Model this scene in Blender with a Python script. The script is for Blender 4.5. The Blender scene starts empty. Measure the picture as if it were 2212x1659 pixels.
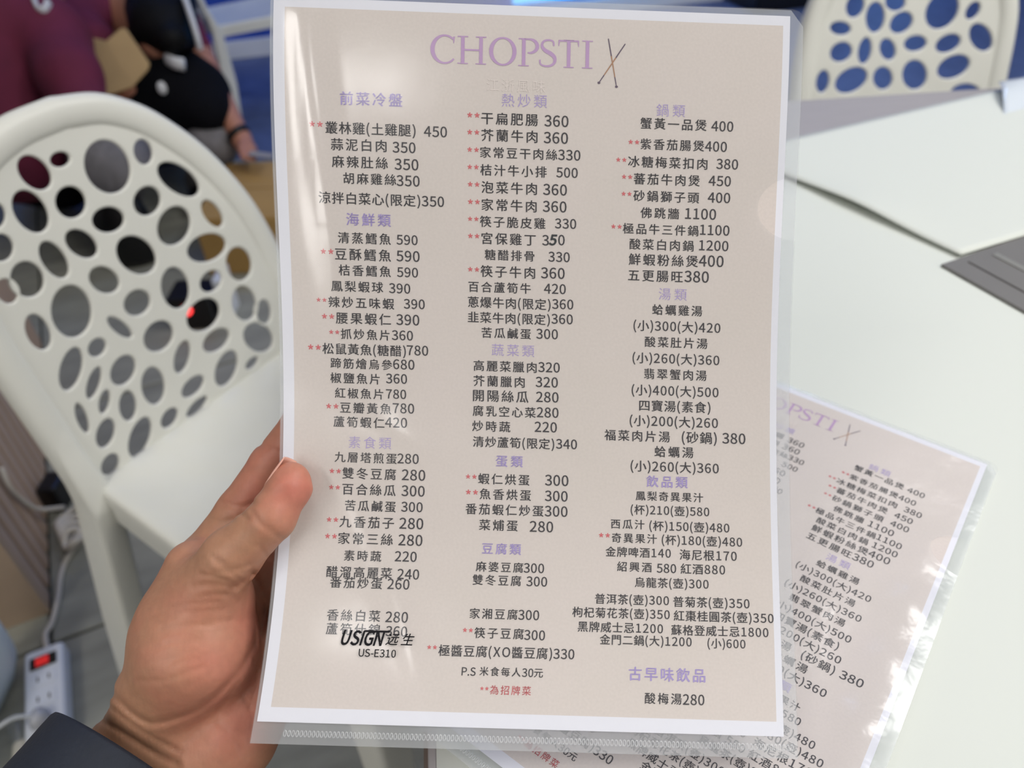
import bpy, bmesh, math, random
import numpy as np
from mathutils import Vector, Matrix
random.seed(7)
rng = np.random.default_rng(7)
scene = bpy.context.scene
col = scene.collection

# ------------------------------------------------------------------ camera
FOC = 1663.0
CAM_Z = 1.068
M = np.array([[0.9993, -0.0379, 0.0], [-0.0244, -0.6427, 0.7657], [-0.0290, -0.7652, -0.6432]])  # camera axes -> world
CAM = np.array([0.0, 0.0, CAM_Z])
cd = bpy.data.cameras.new('camera')
cam = bpy.data.objects.new('camera', cd); col.objects.link(cam)
R3 = Matrix(((M[0, 0], -M[0, 1], -M[0, 2]), (M[1, 0], -M[1, 1], -M[1, 2]), (M[2, 0], -M[2, 1], -M[2, 2])))
cam.matrix_world = Matrix.Translation((0, 0, CAM_Z)) @ R3.to_4x4()
cd.sensor_fit = 'HORIZONTAL'; cd.sensor_width = 36.0
cd.lens = FOC / 2212 * 36.0
cd.clip_start = 0.01; cd.clip_end = 50
cd.dof.use_dof = True; cd.dof.focus_distance = 0.322; cd.dof.aperture_fstop = 8.0
scene.camera = cam

# ------------------------------------------------------------------ world, lights, exposure
world = bpy.data.worlds.new('world'); scene.world = world; world.use_nodes = True
wb = world.node_tree.nodes['Background']; wb.inputs[0].default_value = (0.9, 0.92, 0.95, 1); wb.inputs[1].default_value = 0.10
scene.view_settings.view_transform = 'Standard'; scene.view_settings.look = 'None'
scene.view_settings.gamma = 1.0; scene.view_settings.use_curve_mapping = False
scene.view_settings.exposure = -0.1
scene.cycles.use_denoising = True
scene.cycles.max_bounces = 10; scene.cycles.transparent_max_bounces = 24
scene.cycles.sample_clamp_indirect = 6.0

def area(name, loc, target, sx, sy, power, color):
    l = bpy.data.lights.new(name, 'AREA'); l.shape = 'RECTANGLE'; l.size = sx; l.size_y = sy; l.energy = power; l.color = color
    o = bpy.data.objects.new(name, l); col.objects.link(o); o.location = loc
    o.rotation_euler = (Vector(target) - Vector(loc)).to_track_quat('-Z', 'Y').to_euler()
    return o
area('ceiling_lamp', (1.6, -0.3, 2.68), (1.6, -0.3, 0), 1.0, 0.6, 36, (1.0, 0.98, 0.95))
area('ceiling_lamp', (-1.36, -0.95, 2.68), (-1.36, -0.95, 0), 0.3, 1.2, 17, (1.0, 0.97, 0.94))
area('ceiling_lamp', (0.25, 0.25, 2.68), (0.25, 0.25, 0), 0.7, 0.4, 7, (1.0, 0.98, 0.95))
area('ceiling_lamp', (-1.38, -1.9, 2.68), (-1.38, -1.9, 0), 0.5, 0.4, 8, (1.0, 0.97, 0.94))  # added lamp, set where a fold of the film catches it as glare
area('ceiling_lamp', (-0.9, 1.9, 2.68), (-0.9, 1.9, 0), 0.8, 0.3, 2.5, (1.0, 0.97, 0.95))
area('ceiling_lamp', (-0.42, -1.15, 2.68), (-0.42, -1.15, 0), 0.22, 0.2, 1.8, (1.0, 0.98, 0.96))  # small lamp added only to put glare on the held film
area('ceiling_lamp', (1.5, 1.15, 2.68), (1.5, 1.15, 0), 0.7, 0.5, 27, (1.0, 0.99, 0.97))
area('fill_light', (2.4, -1.75, 1.75), (0.1, 0.3, 0.95), 0.9, 1.0, 9, (1.0, 0.99, 0.97))  # fill light added behind the camera to brighten the held menu
area('fill_light', (-2.0, -1.75, 1.75), (0.0, 0.3, 0.95), 0.7, 1.0, 6, (1.0, 0.98, 0.96))  # second added fill, from the left
area('blue_lamp', (1.3, 3.2, 2.5), (1.2, 3.4, 0), 1.6, 0.3, 16, (0.30, 0.52, 1.0))
area('blue_lamp', (-0.9, 3.1, 2.5), (-0.9, 3.4, 0), 1.2, 0.3, 8, (0.10, 0.30, 1.0))

# ------------------------------------------------------------------ helpers
def W(p):                       # camera frame (x right, y down, z forward) -> world
    p = np.asarray(p, float)
    return p @ M.T + CAM
def at(px, py, d):              # a point d metres in front of the camera plane
    return W([(px - 1106) / FOC * d, (py - 829.5) / FOC * d, d])
def onz(px, py, z):             # a point at height z
    r = M @ np.array([(px - 1106) / FOC, (py - 829.5) / FOC, 1.0])
    return CAM + r * ((z - CAM_Z) / r[2])

def tag(o, label, cat, group=None):
    o['label'] = label; o['category'] = cat
    if group: o['group'] = group
    return o
def empty(name, loc, label, cat, group=None):
    o = bpy.data.objects.new(name, None); o.location = loc; col.objects.link(o); o.empty_display_size = 0.05
    return tag(o, label, cat, group)
def link(name, me, mat, parent=None, smooth=False, label=None):
    o = bpy.data.objects.new(name, me); col.objects.link(o)
    if mat is not None and len(me.materials) == 0: me.materials.append(mat)
    if smooth:
        me.polygons.foreach_set('use_smooth', [True] * len(me.polygons))
    if parent is not None:
        o.parent = parent
        if parent.parent is None: o.matrix_parent_inverse = Matrix.Translation(-Vector(parent.location))
    if label: o['label'] = label
    return o
def mesh(name, verts, faces, mat, parent=None, smooth=False, label=None):
    me = bpy.data.meshes.new(name); me.from_pydata([tuple(map(float, v)) for v in verts], [], [tuple(int(i) for i in f) for f in faces]); me.update()
    return link(name, me, mat, parent, smooth, label)
def struct(o):
    o['kind'] = 'structure'; return o

class MB:                        # collects boxes, tubes, strips into one mesh
    def __init__(s): s.v = []; s.f = []
    def add(s, vs, fs):
        n = len(s.v); s.v += [tuple(map(float, v)) for v in vs]; s.f += [tuple(int(i) + n for i in f) for f in fs]; return s
    def frame_box(s, o, ex, ey, ez):          # corner o and three edge vectors
        o, ex, ey, ez = map(np.asarray, (o, ex, ey, ez))
        vs = [o, o + ex, o + ex + ey, o + ey, o + ez, o + ex + ez, o + ex + ey + ez, o + ey + ez]
        return s.add(vs, [(0, 3, 2, 1), (4, 5, 6, 7), (0, 1, 5, 4), (1, 2, 6, 5), (2, 3, 7, 6), (3, 0, 4, 7)])
    def box(s, c, sx, sy, sz):
        return s.frame_box((c[0] - sx / 2, c[1] - sy / 2, c[2] - sz / 2), (sx, 0, 0), (0, sy, 0), (0, 0, sz))
    def tube(s, pts, rad, n=10, cap=True):
        pts = [np.asarray(p, float) for p in pts]
        if not hasattr(rad, '__len__'): rad = [rad] * len(pts)
        rings = []; prev = None
        for i, p in enumerate(pts):
            t = pts[min(i + 1, len(pts) - 1)] - pts[max(i - 1, 0)]; t /= np.linalg.norm(t) + 1e-12
            a = prev if prev is not None else (np.array([0, 0, 1.]) if abs(t[2]) < .9 else np.array([1., 0, 0]))
            a = a - t * np.dot(a, t); a /= np.linalg.norm(a) + 1e-12; prev = a
            b = np.cross(t, a)
            r = rad[i]; ra, rb = (r if hasattr(r, '__len__') else (r, r))
            rings.append([p + a * ra * math.cos(2 * math.pi * k / n) + b * rb * math.sin(2 * math.pi * k / n) for k in range(n)])
        vs = [v for r in rings for v in r]; fs = []
        for i in range(len(rings) - 1):
            for k in range(n):
                fs.append((i * n + k, i * n + (k + 1) % n, (i + 1) * n + (k + 1) % n, (i + 1) * n + k))
        if cap:
            fs.append(tuple(range(n))[::-1]); fs.append(tuple(range((len(rings) - 1) * n, len(rings) * n)))
        return s.add(vs, fs)
    def build(s, name, mat, parent=None, smooth=False, label=None, bevel=0.0, seg=2):
        o = mesh(name, s.v, s.f, mat, parent, smooth, label)
        if bevel:
            bm = bmesh.new(); bm.from_mesh(o.data)
            bmesh.ops.recalc_face_normals(bm, faces=bm.faces)
            bmesh.ops.bevel(bm, geom=list(bm.edges), offset=bevel, segments=seg, affect='EDGES', profile=.6)
            bm.to_mesh(o.data); bm.free()
        else:
            bm = bmesh.new(); bm.from_mesh(o.data); bmesh.ops.recalc_face_normals(bm, faces=bm.faces); bm.to_mesh(o.data); bm.free()
        return o
def auto_smooth(o, ang=40):
    me = o.data
    bm = bmesh.new(); bm.from_mesh(me)
    for f in bm.faces: f.smooth = True
    for e in bm.edges:
        e.smooth = not (len(e.link_faces) == 2 and e.calc_face_angle(0) > math.radians(ang))
    bm.to_mesh(me); bm.free(); return o
def catmull(pts, n=8):
    P = [np.asarray(p, float) for p in pts]; P = [2 * P[0] - P[1]] + P + [2 * P[-1] - P[-2]]; out = []
    for i in range(1, len(P) - 2):
        for k in range(n):
            t = k / n; a, b, c, d = P[i - 1:i + 3]
            out.append(.5 * (2 * b + (c - a) * t + (2 * a - 5 * b + 4 * c - d) * t * t + (3 * b - a - 3 * c + d) * t ** 3))
    out.append(P[-2]); return out

# ------------------------------------------------------------------ materials
def srgb(r, g, b):
    f = lambda c: (c / 255 / 12.92) if c / 255 <= .04045 else ((c / 255 + .055) / 1.055) ** 2.4
    return (f(r), f(g), f(b), 1)
def mat(name, color, rough=.5, spec=.5, noise=0.0, nscale=30, bump=0.0, bscale=60, metal=0.0, emit=None, estr=0, sss=0.0, sheen=0, coord='Object', stretch=None, coat=0.0):
    m = bpy.data.materials.new(name); m.use_nodes = True; nt = m.node_tree; b = nt.nodes['Principled BSDF']
    c = color if len(color) == 4 else (*color, 1)
    b.inputs['Base Color'].default_value = c; b.inputs['Roughness'].default_value = rough
    b.inputs['Specular IOR Level'].default_value = spec; b.inputs['Metallic'].default_value = metal
    if coat: b.inputs['Coat Weight'].default_value = coat; b.inputs['Coat Roughness'].default_value = .1
    if sheen: b.inputs['Sheen Weight'].default_value = sheen
    if emit: b.inputs['Emission Color'].default_value = (*emit[:3], 1); b.inputs['Emission Strength'].default_value = estr
    if sss:
        b.inputs['Subsurface Weight'].default_value = sss; b.inputs['Subsurface Radius'].default_value = (1, .35, .2); b.inputs['Subsurface Scale'].default_value = .004
    tc = nt.nodes.new('ShaderNodeTexCoord'); vec = tc.outputs[coord]
    if stretch:
        mp = nt.nodes.new('ShaderNodeMapping'); mp.inputs['Scale'].default_value = stretch; nt.links.new(vec, mp.inputs[0]); vec = mp.outputs[0]
    if noise:
        n = nt.nodes.new('ShaderNodeTexNoise'); n.inputs['Scale'].default_value = nscale; n.inputs['Detail'].default_value = 4; nt.links.new(vec, n.inputs['Vector'])
        mr = nt.nodes.new('ShaderNodeMapRange'); mr.inputs[1].default_value = .3; mr.inputs[2].default_value = .7; mr.inputs[3].default_value = 1 - noise; mr.inputs[4].default_value = 1 + noise
        nt.links.new(n.outputs['Fac'], mr.inputs[0])
        mx = nt.nodes.new('ShaderNodeMix'); mx.data_type = 'RGBA'; mx.blend_type = 'MULTIPLY'; mx.inputs[0].default_value = 1; mx.inputs[6].default_value = c
        nt.links.new(mr.outputs[0], mx.inputs[7]); nt.links.new(mx.outputs[2], b.inputs['Base Color'])
    if bump:
        n2 = nt.nodes.new('ShaderNodeTexNoise'); n2.inputs['Scale'].default_value = bscale; n2.inputs['Detail'].default_value = 3; nt.links.new(vec, n2.inputs['Vector'])
        bp = nt.nodes.new('ShaderNodeBump'); bp.inputs['Strength'].default_value = bump; bp.inputs['Distance'].default_value = .002
        nt.links.new(n2.outputs['Fac'], bp.inputs['Height']); nt.links.new(bp.outputs[0], b.inputs['Normal'])
    return m

def film_mat(name, haze=.05, gloss_rough=.10, b1=.12, s1=1.1, b2=.05, s2=7, gain=.8):
    m = bpy.data.materials.new(name); m.use_nodes = True; nt = m.node_tree; nt.nodes.clear()
    N = nt.nodes.new; Lk = nt.links.new
    out = N('ShaderNodeOutputMaterial'); tr = N('ShaderNodeBsdfTransparent'); tr.inputs[0].default_value = (.97, .975, .975, 1)
    df = N('ShaderNodeBsdfDiffuse'); df.inputs[0].default_value = (.9, .92, .95, 1)
    tl = N('ShaderNodeBsdfTranslucent'); tl.inputs[0].default_value = (.9, .92, .95, 1)
    gl = N('ShaderNodeBsdfGlossy'); gl.inputs[0].default_value = (1, 1, 1, 1); gl.inputs[1].default_value = gloss_rough
    hz = N('ShaderNodeMixShader'); hz.inputs[0].default_value = .4; Lk(df.outputs[0], hz.inputs[1]); Lk(tl.outputs[0], hz.inputs[2])
    m1 = N('ShaderNodeMixShader'); m1.inputs[0].default_value = haze; Lk(tr.outputs[0], m1.inputs[1]); Lk(hz.outputs[0], m1.inputs[2])
    uv = N('ShaderNodeUVMap'); uv.uv_map = 'UVMap'
    n1 = N('ShaderNodeTexNoise'); n1.inputs['Scale'].default_value = s1; n1.inputs['Detail'].default_value = 2; Lk(uv.outputs[0], n1.inputs['Vector'])
    n2 = N('ShaderNodeTexNoise'); n2.inputs['Scale'].default_value = s2; n2.inputs['Detail'].default_value = 2; Lk(uv.outputs[0], n2.inputs['Vector'])
    ba = N('ShaderNodeBump'); ba.inputs['Strength'].default_value = b1; ba.inputs['Distance'].default_value = .004; Lk(n1.outputs['Fac'], ba.inputs['Height'])
    bb = N('ShaderNodeBump'); bb.inputs['Strength'].default_value = b2; bb.inputs['Distance'].default_value = .001; Lk(n2.outputs['Fac'], bb.inputs['Height']); Lk(ba.outputs[0], bb.inputs['Normal'])
    Lk(bb.outputs[0], gl.inputs['Normal'])
    lw = N('ShaderNodeLayerWeight'); lw.inputs[0].default_value = .5; Lk(bb.outputs[0], lw.inputs['Normal'])      # Schlick, the same from both sides of a thin film
    pw = N('ShaderNodeMath'); pw.operation = 'POWER'; pw.inputs[1].default_value = 5; Lk(lw.outputs['Facing'], pw.inputs[0])
    fr = N('ShaderNodeMath'); fr.operation = 'MULTIPLY_ADD'; fr.inputs[1].default_value = .93; fr.inputs[2].default_value = .05; Lk(pw.outputs[0], fr.inputs[0])
    m2 = N('ShaderNodeMixShader'); dm = N('ShaderNodeMath'); dm.operation = 'MULTIPLY'; dm.inputs[1].default_value = gain; Lk(fr.outputs[0], dm.inputs[0]); Lk(dm.outputs[0], m2.inputs[0]); Lk(m1.outputs[0], m2.inputs[1]); Lk(gl.outputs[0], m2.inputs[2])
    Lk(m2.outputs[0], out.inputs[0])
    return m

PL = mat('white_plastic', srgb(221, 221, 213), .42, .45, noise=.02, nscale=12)
PL_LILAC = PL
M_TILE = mat('grey_floor_tile', srgb(146, 146, 136), .55, .4, noise=.16, nscale=7, stretch=(1, 4, 1), bump=.1, bscale=40)
M_GROUT = mat('floor_grout', srgb(70, 70, 66), .9)
M_BLUEWALL = mat('blue_wall', srgb(30, 70, 170), .6, noise=.35, nscale=3)
M_WALL = mat('pale_wall', srgb(190, 188, 182), .8)
M_CEIL = mat('white_ceiling', srgb(215, 213, 208), .9)
M_BASE = mat('white_baseboard', srgb(225, 228, 232), .5)
M_BLUELIT = mat('blue_lit_floor', srgb(92, 106, 142), .55, .4, noise=.15, nscale=14)  # blue light falling on the back floor, put into the colour
M_TABLE = mat('grey_tabletop', srgb(158, 153, 153), .45, .4, noise=.04, nscale=20, stretch=(1, 6, 1))
M_TEDGE = mat('brown_table_edge', srgb(120, 106, 96), .5)
M_CASE = mat('dark_grey_case', srgb(112, 110, 108), .5, noise=.03)
M_STEEL = mat('brushed_strip', srgb(170, 168, 160), .35, metal=.6)
M_SHEET = mat('white_paper_cover', srgb(213, 217, 210), .55, .3)
M_SLAT = mat('brown_wood_slat', srgb(188, 164, 146), .5, noise=.12, nscale=14, stretch=(1, 1, .15))
M_SLATBACK = mat('dark_brown_groove', srgb(70, 55, 46), .7)
M_BOARD = mat('brown_board', srgb(176, 154, 132), .5, noise=.08, nscale=6)
M_STRIP = mat('white_hard_plastic', srgb(220, 224, 232), .3)
M_DARKSLOT = mat('dark_slot', srgb(50, 44, 34), .5)
M_REDSW = mat('red_switch', srgb(140, 20, 24), .25, emit=(.9, .03, .03), estr=.5)
M_CORD = mat('cream_cord', srgb(205, 198, 186), .5)
M_SKIN2 = mat('skin_far', srgb(176, 122, 100), .5)
M_MAROON = mat('maroon_cotton', srgb(104, 30, 58), .85, noise=.1, nscale=20)
M_APRON = mat('black_cotton', srgb(13, 14, 20), .95, .15)
M_HAIR = mat('black_hair', srgb(12, 12, 15), .6, .15, noise=.2, nscale=60, stretch=(1, 1, .1))
M_GREYCLOTH = mat('grey_trousers', srgb(122, 120, 124), .9, noise=.18, nscale=90, stretch=(1, 1, .15))
M_WHITECLOTH = mat('white_cloth', srgb(215, 218, 224), .8)
M_CARD = mat('brown_cardboard', srgb(184, 156, 112), .8, noise=.06, nscale=12)
M_BOX = mat('tan_carton', srgb(178, 142, 84), .75, noise=.08, nscale=9)
M_GREYCARD = mat('grey_card', srgb(150, 148, 150), .7)
M_BLACK = mat('black_plastic', srgb(14, 14, 16), .35)
M_NAVY = mat('navy_jacket', srgb(25, 31, 44), .75, noise=.08, nscale=200, bump=.15, bscale=500)
M_PALE = mat('pale_cover', srgb(196, 208, 214), .6)
M_CREAM = mat('cream_plastic', srgb(216, 210, 192), .4)

# paper with a printed beige field inside a white margin (flat print)
def paper_mat():
    m = bpy.data.materials.new('menu_paper'); m.use_nodes = True; nt = m.node_tree; b = nt.nodes['Principled BSDF']; N = nt.nodes.new; Lk = nt.links.new
    b.inputs['Roughness'].default_value = .65; b.inputs['Specular IOR Level'].default_value = .25
    uv = N('ShaderNodeUVMap'); uv.uv_map = 'UVMap'
    sp = N('ShaderNodeSeparateXYZ'); Lk(uv.outputs[0], sp.inputs[0])
    def cmp(sock, op, val):
        n = N('ShaderNodeMath'); n.operation = op; n.inputs[1].default_value = val; Lk(sock, n.inputs[0]); return n.outputs[0]
    def mul(a, c):
        n = N('ShaderNodeMath'); n.operation = 'MULTIPLY'; Lk(a, n.inputs[0]); Lk(c, n.inputs[1]); return n.outputs[0]
    k = mul(mul(cmp(sp.outputs[0], 'GREATER_THAN', 4.6), cmp(sp.outputs[0], 'LESS_THAN', 207.2)), mul(cmp(sp.outputs[1], 'GREATER_THAN', 3.8), cmp(sp.outputs[1], 'LESS_THAN', 291.6)))
    n1 = N('ShaderNodeTexNoise'); n1.inputs['Scale'].default_value = .02; n1.inputs['Detail'].default_value = 3; Lk(uv.outputs[0], n1.inputs['Vector'])
    n2 = N('ShaderNodeTexNoise'); n2.inputs['Scale'].default_value = .9; n2.inputs['Detail'].default_value = 4; Lk(uv.outputs[0], n2.inputs['Vector'])
    mx = N('ShaderNodeMix'); mx.data_type = 'RGBA'; mx.inputs[6].default_value = srgb(210, 201, 194); mx.inputs[7].default_value = srgb(216, 205, 201); Lk(n1.outputs['Fac'], mx.inputs[0])
    mr = N('ShaderNodeMapRange'); mr.inputs[1].default_value = .3; mr.inputs[2].default_value = .7; mr.inputs[3].default_value = .97; mr.inputs[4].default_value = 1.03; Lk(n2.outputs['Fac'], mr.inputs[0])
    mm = N('ShaderNodeMix'); mm.data_type = 'RGBA'; mm.blend_type = 'MULTIPLY'; mm.inputs[0].default_value = 1; Lk(mx.outputs[2], mm.inputs[6]); Lk(mr.outputs[0], mm.inputs[7])
    fin = N('ShaderNodeMix'); fin.data_type = 'RGBA'; fin.inputs[6].default_value = srgb(228, 228, 237); Lk(k, fin.inputs[0]); Lk(mm.outputs[2], fin.inputs[7])
    Lk(fin.outputs[2], b.inputs['Base Color'])
    return m
M_PAPER = paper_mat()
INK = {'D': mat('black_ink', srgb(42, 37, 43), .7, .2), 'H': mat('violet_ink', srgb(166, 150, 204), .7, .2), 'T': mat('pale_violet_ink', srgb(172, 156, 206), .7, .2),
       'R': mat('red_ink', srgb(206, 92, 98), .7, .2), 'K': mat('marker_ink', srgb(14, 26, 28), .6, .2), 'U': mat('film_print_ink', srgb(16, 14, 20), .5, .2),
       'C': mat('lilac_ink', srgb(186, 152, 194), .7, .2), 'B': mat('chopstick_brown', srgb(168, 126, 96), .7, .2), 'E': mat('chopstick_tip', srgb(92, 76, 96), .7, .2), 'W': mat('faint_white_ink', srgb(224, 213, 208), .7, .2)}
M_FILM = film_mat('clear_film', haze=.07, gloss_rough=.15)
M_FILM_BACK = film_mat('clear_film_back', haze=.36)
M_FILM2 = film_mat('loose_clear_film', haze=.10, gloss_rough=.2, b1=.5, s1=2.2, b2=.3, s2=14, gain=.55)
M_WELD = film_mat('clear_weld', haze=.38, gloss_rough=.2, gain=1.6)

# ------------------------------------------------------------------ setting
X0, X1, Y0, Y1, ZC = -2.3, 2.9, -2.2, 4.95, 2.75
fl = struct(MB().box((( X0 + X1) / 2, (Y0 + Y1) / 2, -.03), X1 - X0, Y1 - Y0, .05).build('floor', M_GROUT))
tv = None
ux = np.array([.907, .42, 0]); uy = np.array([-.42, .907, 0])
base = np.array([-.738, .680, 0.])
tile_me = None
for i in range(-3, 2):
    for j in range(-1, 5):
        c = base + ux * (.6 * i + .3) + uy * (.6 * j + .3)
        if not (X0 + .42 < c[0] < .35 and -.3 < c[1] < 2.6): continue
        if tile_me is None:
            t = MB().box((0, 0, -.0035), .594, .594, .007).build('floor_tile', M_TILE, fl, bevel=.0015, seg=1); tile_me = t.data
        else:
            t = link('floor_tile', tile_me, None, fl)
        t.location = (c[0], c[1], .0005); t.rotation_euler = (0, 0, math.atan2(.42, .907))
wd = np.array([.96, .28, 0]); wn = np.array([.28, -.96, 0]); wb0 = np.array([-1.3, 3.59, 0])      # back wall line, its normal into the room
struct(MB().frame_box(wb0 - wd * 1.05, wd * 5.5, -wn * .1, (0, 0, ZC)).build('wall_back', M_BLUEWALL))
struct(MB().box((X0 - .05, (Y0 + Y1) / 2, ZC / 2), .1, Y1 - Y0, ZC).build('wall_left', M_WALL))
struct(MB().box((X1 + .05, (Y0 + Y1) / 2, ZC / 2), .1, Y1 - Y0, ZC).build('wall_right', M_WALL))
struct(MB().box(((X0 + X1) / 2, Y0 - .05, ZC / 2), X1 - X0, .1, ZC).build('wall_front', M_WALL))
struct(MB().box(((X0 + X1) / 2, (Y0 + Y1) / 2, ZC + .05), X1 - X0, Y1 - Y0, .1).build('ceiling', M_CEIL))
struct(MB().frame_box(wb0 - wd * 1.0 + wn * .001, wd * 5.3, wn * .024, (0, 0, .075)).build('baseboard_back', M_BASE, bevel=.003))
_c4 = [wb0 + wd * -.2 + wn * .03, wb0 + wd * 3.9 + wn * .03, wb0 + wd * 3.9 + wn * 2.6, wb0 + wd * -.2 + wn * 1.05]
tag(MB().add([p + np.array([0, 0, z]) for z in (.0005, .002) for p in _c4], [(0, 3, 2, 1), (4, 5, 6, 7)] + [(i, (i + 1) % 4, 4 + (i + 1) % 4, 4 + i) for i in range(4)]).build('blue_lit_floor', M_BLUELIT), 'floor strip coloured blue for the blue light along the foot of the back wall', 'carpet')

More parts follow.
